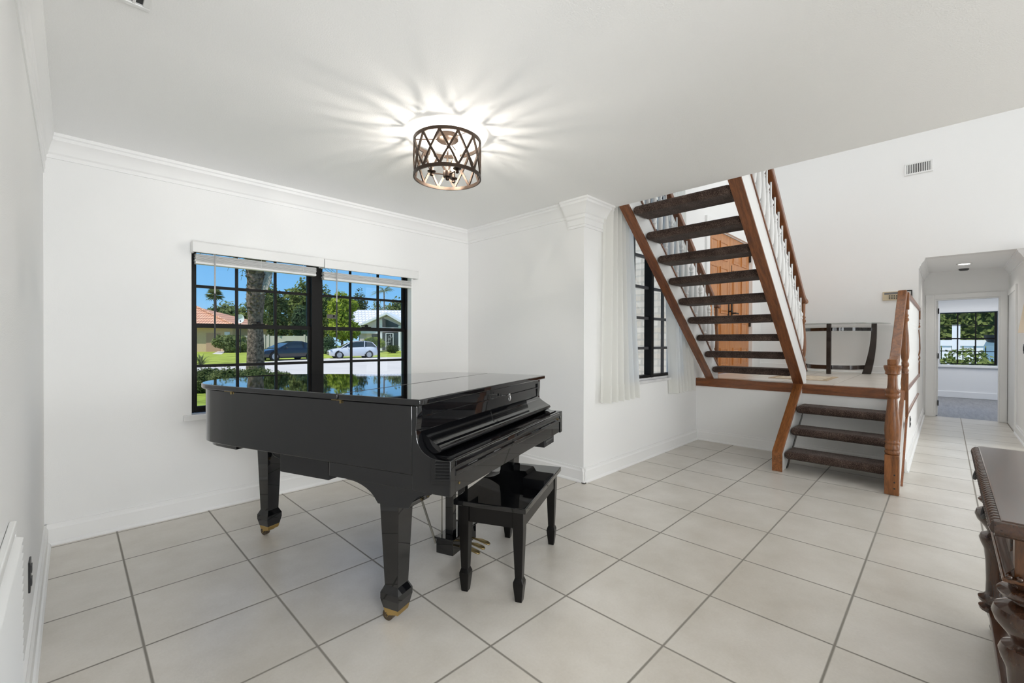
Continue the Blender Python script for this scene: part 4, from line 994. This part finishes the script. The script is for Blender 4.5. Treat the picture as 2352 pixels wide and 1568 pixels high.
# houses; each stands square to the street with its own depth
hx = Vector((RT.x, RT.y, 0)).normalized(); hy = Vector((FW.x, FW.y, 0)).normalized(); HA = math.atan2(hx.y, hx.x)
TERRA = brick_mat('terracotta_tiles', (.74, .37, .21), (.82, .48, .30), (.40, .18, .10), .30, .32, 'XZ', .05, .8)
WTILE = brick_mat('white_roof_tiles', (.70, .70, .70), (.78, .78, .78), (.42, .42, .43), .42, .30, 'XZ', .04, .8)
TAN = M('tan_stucco', (.62, .45, .27), .9, var=.05); PINK = M('garage_tan', (.48, .30, .20), .8); GREYW = M('grey_wall', (.62, .55, .60), .85); DARKG = M('dark_glass', (.05, .06, .065), .15); FASC = M('white_fascia', (.78, .79, .80), .6)
d = 47; k = d/CF; g = at(500, 806, d=d)
oh = thing('tile_roof_house', 'tan stucco house with orange clay tile hip roof across the street', 'house', g, HA)
X = lambda px: (px-500)*k
Z = lambda py: (806-py)*k
MB().box(X(330), X(534), 0, 8, -.5, Z(748)).build('wall', TAN, oh)
rf = MB(); e0, e1, y0, y1, zt, ze = X(322), X(544), -.7, 8.7, Z(697), Z(746)
rf.add([(e0, y0, ze), (e1, y0, ze), (e1, y1, ze), (e0, y1, ze), (X(320), 4, zt), (X(386), 4, zt), (e0, y0, ze-.15), (e1, y0, ze-.15), (e1, y1, ze-.15), (e0, y1, ze-.15)],
       [(0, 1, 5, 4), (1, 2, 5), (2, 3, 4, 5), (3, 0, 4), (0, 6, 7, 1), (1, 7, 8, 2), (2, 8, 9, 3), (3, 9, 6, 0), (9, 8, 7, 6)])
rf.build('roof', TERRA, oh)
MB().tube([(X(386), 4, zt+.05), (e1, y0, ze+.05)], .13, 8).build('roof_ridge', TERRA, oh)
MB().box(e0, e1, y0-.02, y0+.03, ze-.28, ze-.02).build('fascia', FASC, oh)
MB().box(X(474), X(506), -.04, .02, -.3, Z(765)).build('garage_door', PINK, oh)
MB().box(X(516), X(528), -.04, .02, Z(778), Z(762)).build('window', FASC, oh)
dish = thing('satellite_dish', 'small white satellite dish beside the end of the orange roof', 'satellite dish', at(552, 806, d=44), HA)
MB().tube([(0, 0, -.3), (0, 0, 3.1)], .04, 8).build('mast', MATTEB, dish)
db_ = MB()
for i, (r_, q) in enumerate(((.0, 0), )): pass
db_.lathe([(.02, .12), (.2, .10), (.36, .03), (.45, -.06), (.44, -.08), (.2, .06), (.02, .08)], 0, 0, 20)
db_.v = [(x, z, 3.25+y) for x, y, z in db_.v]; db_.build('dish', WHITE, dish, smooth=40)
d = 52; k = d/CF; g = at(880, 806, d=d)
wh = thing('white_roof_house', 'grey walled house with white tiled gable roof behind the white car', 'house', g, HA)
X = lambda px: (px-880)*k
MB().box(X(826), X(990), 0, 9, -.5, Z(762)).build('wall', GREYW, wh)
gb = MB().prism([(X(838), Z(762)), (X(838), Z(748)), (X(893), Z(726)), (X(950), Z(756)), (X(950), Z(762))], 'y', -.5, 6); gb.build('gable_wall', GREYW, wh)
rf = MB(); rf.add([(X(788), -.4, Z(759)), (X(1000), -.4, Z(759)), (X(1000), 4.5, Z(707)), (X(770), 4.5, Z(705)), (X(788), 9.4, Z(759)), (X(1000), 9.4, Z(759))], [(0, 1, 2, 3), (3, 2, 5, 4), (0, 3, 4), (1, 5, 2), (0, 4, 5, 1)])
rf.build('roof', WTILE, wh)
ga = MB()
for a, b in (((X(893), Z(718)), (X(826), Z(748))), ((X(893), Z(718)), (X(962), Z(757)))):
    ga.add([(a[0], -1.1, a[1]), (b[0], -1.1, b[1]), (b[0], 5, b[1]), (a[0], 5, a[1]), (a[0], -1.1, a[1]-.28), (b[0], -1.1, b[1]-.28), (b[0], 5, b[1]-.28), (a[0], 5, a[1]-.28)], [(0, 1, 2, 3), (7, 6, 5, 4), (0, 4, 5, 1), (1, 5, 6, 2), (2, 6, 7, 3), (3, 7, 4, 0)])
ga.build('gable_roof', FASC, wh)
MB().prism([(X(881), Z(751)), (X(881), Z(730)), (X(922), Z(748)), (X(922), Z(751))], 'y', -.53, -.48).build('gable_window', DARKG, wh)
MB().box(X(829), X(880), -.58, -.48, Z(766), Z(760)).build('fascia', FASC, wh)
MB().box(X(854), X(868), -.04, .02, Z(776), Z(767)).build('window', DARKG, wh)
MB().box(X(881), X(918), -.54, -.48, -.2, Z(764)).build('entry_glass', DARKG, wh)
MB().box(X(876), X(881), -.58, -.40, -.3, Z(735)).box(X(918), X(923), -.58, -.40, -.3, Z(748)).build('column', FASC, wh)
dr = MB(); fx0, fx1, fz0, fz1 = X(889), X(907), Z(803), Z(765); t = .07
dr.box(fx0, fx0+t, -.62, -.55, fz0, fz1).box(fx1-t, fx1, -.62, -.55, fz0, fz1).box(fx0, fx1, -.62, -.55, fz0, fz0+t).box(fx0, fx1, -.62, -.55, fz1-t, fz1)
for cx, cz in ((.30, .35), (.45, .55), (.55, .75), (.72, .87)):
    a = fx0+(fx1-fx0)*cx; b = fz0+(fz1-fz0)*cz; w, h_ = .12, .24; q = .025
    dr.box(a-w, a-w+q, -.62, -.57, b-h_, b+h_).box(a+w-q, a+w, -.62, -.57, b-h_, b+h_).box(a-w, a+w, -.62, -.57, b-h_, b-h_+q).box(a-w, a+w, -.62, -.57, b+h_-q, b+h_)
dr.build('screen_door', FASC, wh)
d = 47.5; k = d/CF; g = at(650, 806, d=d)
fn = thing('vinyl_fence', 'pale beige panel fence behind the dark sedan', 'fence', g, HA)
MB().box((560-650)*k, (735-650)*k, 0, .06, 0, (806-771)*k).build('panel', M('fence_beige', (.56, .52, .43), .7, var=.05, vscale=1), fn)
for px in (608, 617, 700, 732): MB().box((px-650)*k-.09, (px-650)*k+.09, -.08, .08, -.2, (806-768)*k).build('post', MATS['fence_beige'], fn)

# ---------------------------------------------------------------- cars
def car(name, lab, pf0, pr0, py, paint, secs, roof, wheels, Lc, W, flip=False):
    F0 = at(pf0, py[0], z=GZ); F1 = at(pr0, py[1], z=GZ)
    ang = math.atan2(F1.y-F0.y, F1.x-F0.x); sc_ = (F1-F0).length/Lc
    root = thing(name, lab, 'car', (F0.x, F0.y, GZ), ang, 'cars parked across the street'); root.scale = (1, 1, 1)
    q = lambda v: v*sc_
    mb = MB(); rings = []
    for x, w, zlo, zbelt in secs:
        w *= W/2
        rings.append([(q(x), q(y)+q(W/2), q(z)) for y, z in ((-w*.86, zlo), (-w*.97, zlo+.10), (-w, zlo+.28), (-w*.985, zbelt-.16), (-w*.92, zbelt-.03), (-w*.78, zbelt), (w*.78, zbelt), (w*.92, zbelt-.03), (w*.985, zbelt-.16), (w, zlo+.28), (w*.97, zlo+.10), (w*.86, zlo))])
    mb.loft(rings); mb.build('body', paint, root, smooth=32)
    gl = MB(); rings = []
    for x, zb_, zr, wr in roof:
        wb = W/2*.93; wt = W/2*wr
        rings.append([(q(x), q(y)+q(W/2), q(z)) for y, z in ((-wb, zb_-.06), (-wt-.02, zb_+(zr-zb_)*.55), (-wt, zr), (wt, zr), (wt+.02, zb_+(zr-zb_)*.55), (wb, zb_-.06))])
    gl.loft(rings); gl.build('windows', M('car_glass', (.03, .045, .05), .08), root, smooth=30)
    rp = MB(); rings = []
    for x, zb_, zr, wr in roof[1:-1]:
        wt = W/2*wr; rings.append([(q(x), q(y)+q(W/2), q(z)) for y, z in ((-wt-.012, zr-.05), (-wt*.9, zr+.02), (wt*.9, zr+.02), (wt+.012, zr-.05))])
    rp.loft(rings)
    for sgn in (-1, 1):
        for i, j in ((0, 1), (-1, -2)):
            a, b = roof[i], roof[j]; rp.tube([(q(a[0]), q(sgn*W/2*.94+W/2), q(a[1]-.03)), (q(b[0]), q(sgn*W/2*b[3]+W/2), q(b[2]-.01))], q(.035), 6)
        mid = roof[len(roof)//2]; rp.tube([(q(mid[0]), q(sgn*W/2*.95+W/2), q(mid[1]-.03)), (q(mid[0]+.06), q(sgn*W/2*(mid[3]+.01)+W/2), q(mid[2]-.01))], q(.035), 6)
    rp.build('roof', paint, root, smooth=30)
    for x in wheels:
        for y in (.06, W-.06):
            w = MB().tube([(q(x), q(y-.10), q(.325)), (q(x), q(y+.10), q(.325))], q(.325), 24); wo = w.build('wheel', M('tyre', (.015, .015, .015), .8), root, smooth=40)
            s_ = -1 if y < 1 else 1; rm = MB().tube([(q(x), q(y+s_*.10), q(.325)), (q(x), q(y+s_*.112), q(.325))], q(.23), 20)
            rm.build('rim', M('rim_silver', (.45, .45, .46), .35, metal=.6), wo, smooth=40)
            hb = MB()
            for kk in range(7): a = 2*PI*kk/7; hb.tube([(q(x+.06*math.cos(a)), q(y+s_*.115), q(.325+.06*math.sin(a))), (q(x+.21*math.cos(a)), q(y+s_*.115), q(.325+.21*math.sin(a)))], q(.022), 5)
            hb.build('spokes', M('spoke_silver', (.6, .6, .61), .3, metal=.6), wo)
    ac = MB()
    for x in wheels:
        ac.tube([(q(x), q(.012), q(.335)), (q(x), q(.04), q(.335))], q(.395), 24); ac.tube([(q(x), q(W-.04), q(.335)), (q(x), q(W-.012), q(.335))], q(.395), 24)
    ac.build('wheel_arch', M('arch_black', (.01, .01, .01), .9), root)
    hl = MB().sphere((q(.20), q(.16), q(.70)), q(.11), 10, 6, .55).sphere((q(.20), q(W-.16), q(.70)), q(.11), 10, 6, .55); hl.build('headlamp', CHROME, root, smooth=60)
    bz = MB().box(q(Lc-.12), q(Lc-.02), q(.05), q(.16), q(.78), q(.98)).box(q(Lc-.12), q(Lc-.02), q(W-.16), q(W-.05), q(.78), q(.98)); bz.build('tail_lamp', M('tail_red', (.45, .02, .015), .3), root)
    MB().box(q(.0), q(.10), q(.3), q(W-.3), q(.32), q(.52)).build('grille', MATTEB, root)
    mr = MB().sphere((q(roof[0][0]+.55), q(-.08), q(1.0)), q(.085), 10, 6); mr.build('wing_mirror', paint, root, smooth=60)
    return root
WP = M('white_paint', (.78, .79, .80), .18, coat=.6); DP = M('navy_paint', (.010, .012, .016), .15, coat=.8)
car('hatchback_car', 'white hatchback parked across the street, seen through the right half of the window', 756.5, 870, (823.5, 821.5), WP,
    [(.0, .70, .34, .62), (.12, .88, .24, .74), (.45, .97, .20, .86), (.9, 1, .18, .95), (1.3, 1, .18, 1.02), (2.2, 1, .18, 1.03), (3.3, 1, .18, 1.07), (3.9, .98, .20, 1.09), (4.25, .92, .26, 1.06), (4.4, .82, .34, .90)],
    [(1.02, .98, 1.0, .88), (1.75, 1.02, 1.42, .70), (2.35, 1.03, 1.58, .68), (3.1, 1.05, 1.60, .68), (3.85, 1.08, 1.50, .68), (4.22, 1.08, 1.12, .80)], (.86, 3.50), 4.41, 1.83)
car('sedan_car', 'dark navy sedan parked left of the white hatchback, in front of the pale fence', 601, 741, (829.5, 824.5), DP,
    [(.0, .66, .34, .60), (.15, .86, .22, .70), (.5, .97, .18, .80), (1.0, 1, .18, .88), (1.5, 1, .18, .95), (2.5, 1, .18, .97), (3.6, 1, .18, .99), (4.3, .97, .20, 1.0), (4.7, .90, .26, .97), (4.87, .78, .36, .86)],
    [(1.30, .94, .97, .88), (2.15, .96, 1.34, .70), (2.7, .97, 1.46, .68), (3.3, .98, 1.45, .68), (4.0, .99, 1.25, .72), (4.45, .99, 1.03, .85)], (.95, 3.80), 4.87, 1.85)

# ---------------------------------------------------------------- outside the other windows
BRK = brick_mat('cream_brick', (.66, .60, .52), (.78, .74, .68), (.60, .57, .52), .24, .085, 'YZ', .012, .8)
S('wall_porch', MB().box(5.35, 5.75, 2.45, 4.6, -.2, 4.8), BRK)
S('column_porch', MB().box(6.35, 6.65, 6.3, 6.7, -.2, 5), FASC)
S('path_porch', MB().box(3.4, 9.5, 2.45, 9.5, -.195, -.14), CONC)
bd_ = 17.2; VF = M('vinyl_white', (.84, .82, .78), .5)
wf = thing('white_fence', 'white vinyl board fence outside the bedroom window', 'fence', (18.2, -.6, -.1))
for i in range(36): MB().box(0, .05, -4+i*.224, -3.80+i*.224, -.1, 1.27).build('board', VF, wf)
MB().box(-.03, .07, -4.05, 4.1, 1.25, 1.42).build('rail', VF, wf); MB().box(-.03, .07, -4.05, 4.1, .22, .34).build('rail', VF, wf)
MB().box(-.06, .1, .30, .47, -.1, 1.86).build('post', VF, wf)
def hedge(name, lab, c, sx, sy, sz, n, s, kind, seed, cat):
    root = thing(name, lab, cat, c); r = random.Random(seed); mb = MB()
    for _ in range(n):
        p = Vector((r.uniform(-sx, sx), r.uniform(-sy, sy), r.uniform(0, sz))); f = r.choice((0, 0, 0, 1)); p = Vector((-sx+r.uniform(-.06, .1), p.y, p.z)) if not f else Vector((p.x, p.y, sz+r.uniform(-.1, .08)))
        nn = Vector((-.6+r.gauss(0, .5), r.gauss(0, .6), .5+r.gauss(0, .5))).normalized(); t = nn.cross(Vector((r.gauss(0, 1), r.gauss(0, 1), r.gauss(0, 1)))).normalized(); b = nn.cross(t); q = s*r.uniform(.6, 1.3)
        mb.add([p-t*q, p-b*q*.6, p+t*q, p+b*q*.6], [(0, 1, 2, 3)])
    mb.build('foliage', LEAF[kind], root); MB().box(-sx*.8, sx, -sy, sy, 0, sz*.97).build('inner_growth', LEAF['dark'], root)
    return root
ih = hedge('ivy_hedge', 'tall clipped hedge with yellow green top behind the white fence', (19.6, -.6, -.1), .5, 4.5, 2.42, 4200, .09, 'mid', 4, 'hedge')
mb = MB(); r = random.Random(6)
for _ in range(1500):
    p = Vector((r.uniform(-.6, .5), r.uniform(-4.5, 4.5), 2.36+r.uniform(-.05, .12))); t = Vector((r.gauss(0, 1), r.gauss(0, 1), r.gauss(0, .5))).normalized(); b = t.cross(Vector((r.gauss(0, 1), r.gauss(0, 1), 1))).normalized(); q = .07*r.uniform(.6, 1.3)
    mb.add([p-t*q, p-b*q*.6, p+t*q, p+b*q*.6], [(0, 1, 2, 3)])
mb.build('new_growth', LEAF['lime'], ih)
bb = thing('garden_bush', 'leafy green bush in front of the white fence outside the bedroom window', 'bush', (17.0, -.42, -.1))
foliage([((0, .05, .78), (.3, .50, .44)), ((0, -.25, .72), (.3, .42, .36)), ((0, .36, .68), (.3, .32, .30)), ((0, -.62, .66), (.25, .28, .22))], 900, .065, 12).build('foliage', LEAF['mid'], bb)
st = MB()
for i in range(9): a = -.7+.17*i; st.tube([(0, a*.3, -.1), (0, a*.7, .35), (0, a, .8)], [.018, .012, .006], 5)
st.build('stems', BARK, bb)
pl = thing('hanging_planter', 'dark round planter hung on the white fence at the right of the bedroom window', 'planter', (17.92, -.95, 1.36))
MB().lathe([(.03, -.12), (.13, -.10), (.19, .0), (.20, .10), (.17, .10)], 0, 0, 16).build('bowl', MATTEB, pl, smooth=40)
nb = MB().box(24, 24.3, -9, 8, -.2, 2.5); S('wall_neighbour', nb, FASC)
S('roof_neighbour', MB().add([(23.2, -9, 2.45), (23.2, 8, 2.45), (29, 8, 4.2), (29, -9, 4.2), (23.2, -9, 2.3), (23.2, 8, 2.3), (29, 8, 4.05), (29, -9, 4.05)], [(0, 1, 2, 3), (7, 6, 5, 4), (0, 4, 5, 1), (1, 5, 6, 2), (2, 6, 7, 3), (3, 7, 4, 0)]), M('grey_shingle', (.35, .30, .27), .9))

# ---------------------------------------------------------------- light
w = bpy.data.worlds.new('sky'); sc.world = w; w.use_nodes = True; nt = w.node_tree; nt.nodes.clear()
o = nt.nodes.new('ShaderNodeOutputWorld'); bg = nt.nodes.new('ShaderNodeBackground'); tc = nt.nodes.new('ShaderNodeTexCoord'); sx = nt.nodes.new('ShaderNodeSeparateXYZ')
nt.links.new(tc.outputs['Generated'], sx.inputs[0]); rp = nt.nodes.new('ShaderNodeValToRGB'); nt.links.new(sx.outputs['Z'], rp.inputs[0])
el = rp.color_ramp.elements; el[0].position = 0.0; el[0].color = (.42, .70, .95, 1); el[1].position = .5; el[1].color = (.10, .30, .75, 1)
e = el.new(.10); e.color = (.22, .54, .93, 1)
nt.links.new(rp.outputs[0], bg.inputs[0]); bg.inputs[1].default_value = 1.0; nt.links.new(bg.outputs[0], o.inputs[0])
def lamp(name, kind, loc, energy, col=(1, 1, 1), size=1., size_y=None, dirv=None, **k):
    l = bpy.data.lights.new(name, kind); l.energy = energy; l.color = col
    if kind == 'AREA':
        l.size = size
        if size_y: l.shape = 'RECTANGLE'; l.size_y = size_y
    elif kind != 'SUN': l.shadow_soft_size = size
    for a, b in k.items(): setattr(l, a, b)
    ob = bpy.data.objects.new(name, l); COL.objects.link(ob); ob.location = loc
    if dirv: ob.rotation_euler = Vector(dirv).to_track_quat('-Z', 'Y').to_euler()
    return ob
lamp('sun', 'SUN', (0, 0, 20), 4.2, (1, .96, .9), dirv=(.50, .0, -.86), angle=.01)
lamp('rear_fill', 'AREA', (.85, -4.4, 1.35), 46, (.925, .97, 1), 1.7, 2.2, (0, 1, 0))  # added fill behind the camera, in front of a rear wall without windows
lamp('side_fill', 'AREA', (7.2, -4.3, 2.3), 105, (.925, .97, 1), 2.0, 4.0, (-.35, 1, 0))  # added fill lamp; no window stands on this side
lamp('bounce_fill', 'AREA', (.7, -3.3, 1.0), 46, (.96, .98, 1), 2.0, 2.0, (0, .3, 1))  # added upward fill, brightens the ceiling from behind the camera
lamp('camera_fill', 'AREA', (.16, -.40, 1.30), 9, (.96, .98, 1), .5, .5, (.38, .92, -.16), spread=1.7)  # added soft fill beside the camera, evens out the front room
lamp('ceiling_fill', 'AREA', (.6, -2.4, .45), 4.0, (.97, .985, 1), .6, .6, (.75, 5.0, 1.95), spread=.72)  # added narrow fill aimed at the far part of the ceiling
lamp('foyer_fill', 'AREA', (5.9, .4, 5.0), 29, (.925, .97, 1), 3.2, 3.2, (0, 0, -1))  # added overhead fill for the foyer, no skylight is modelled
lamp('bedroom_fill', 'AREA', (12.3, -.4, 2.38), 45, (.99, .99, 1), 2.2, 2.2, (0, 0, -1))  # added fill under the bedroom ceiling, apart from the window's own light
for p in BLOC: lamp('candle_bulb_light', 'POINT', (p[0], p[1], p[2]), 4.6, (1, .93, .84), .014)
lamp('hall_downlight', 'SPOT', (9.40, -.19, 2.415), 14, (1, .95, .88), .05, dirv=(0, 0, -1), spot_size=2.4, spot_blend=.6)
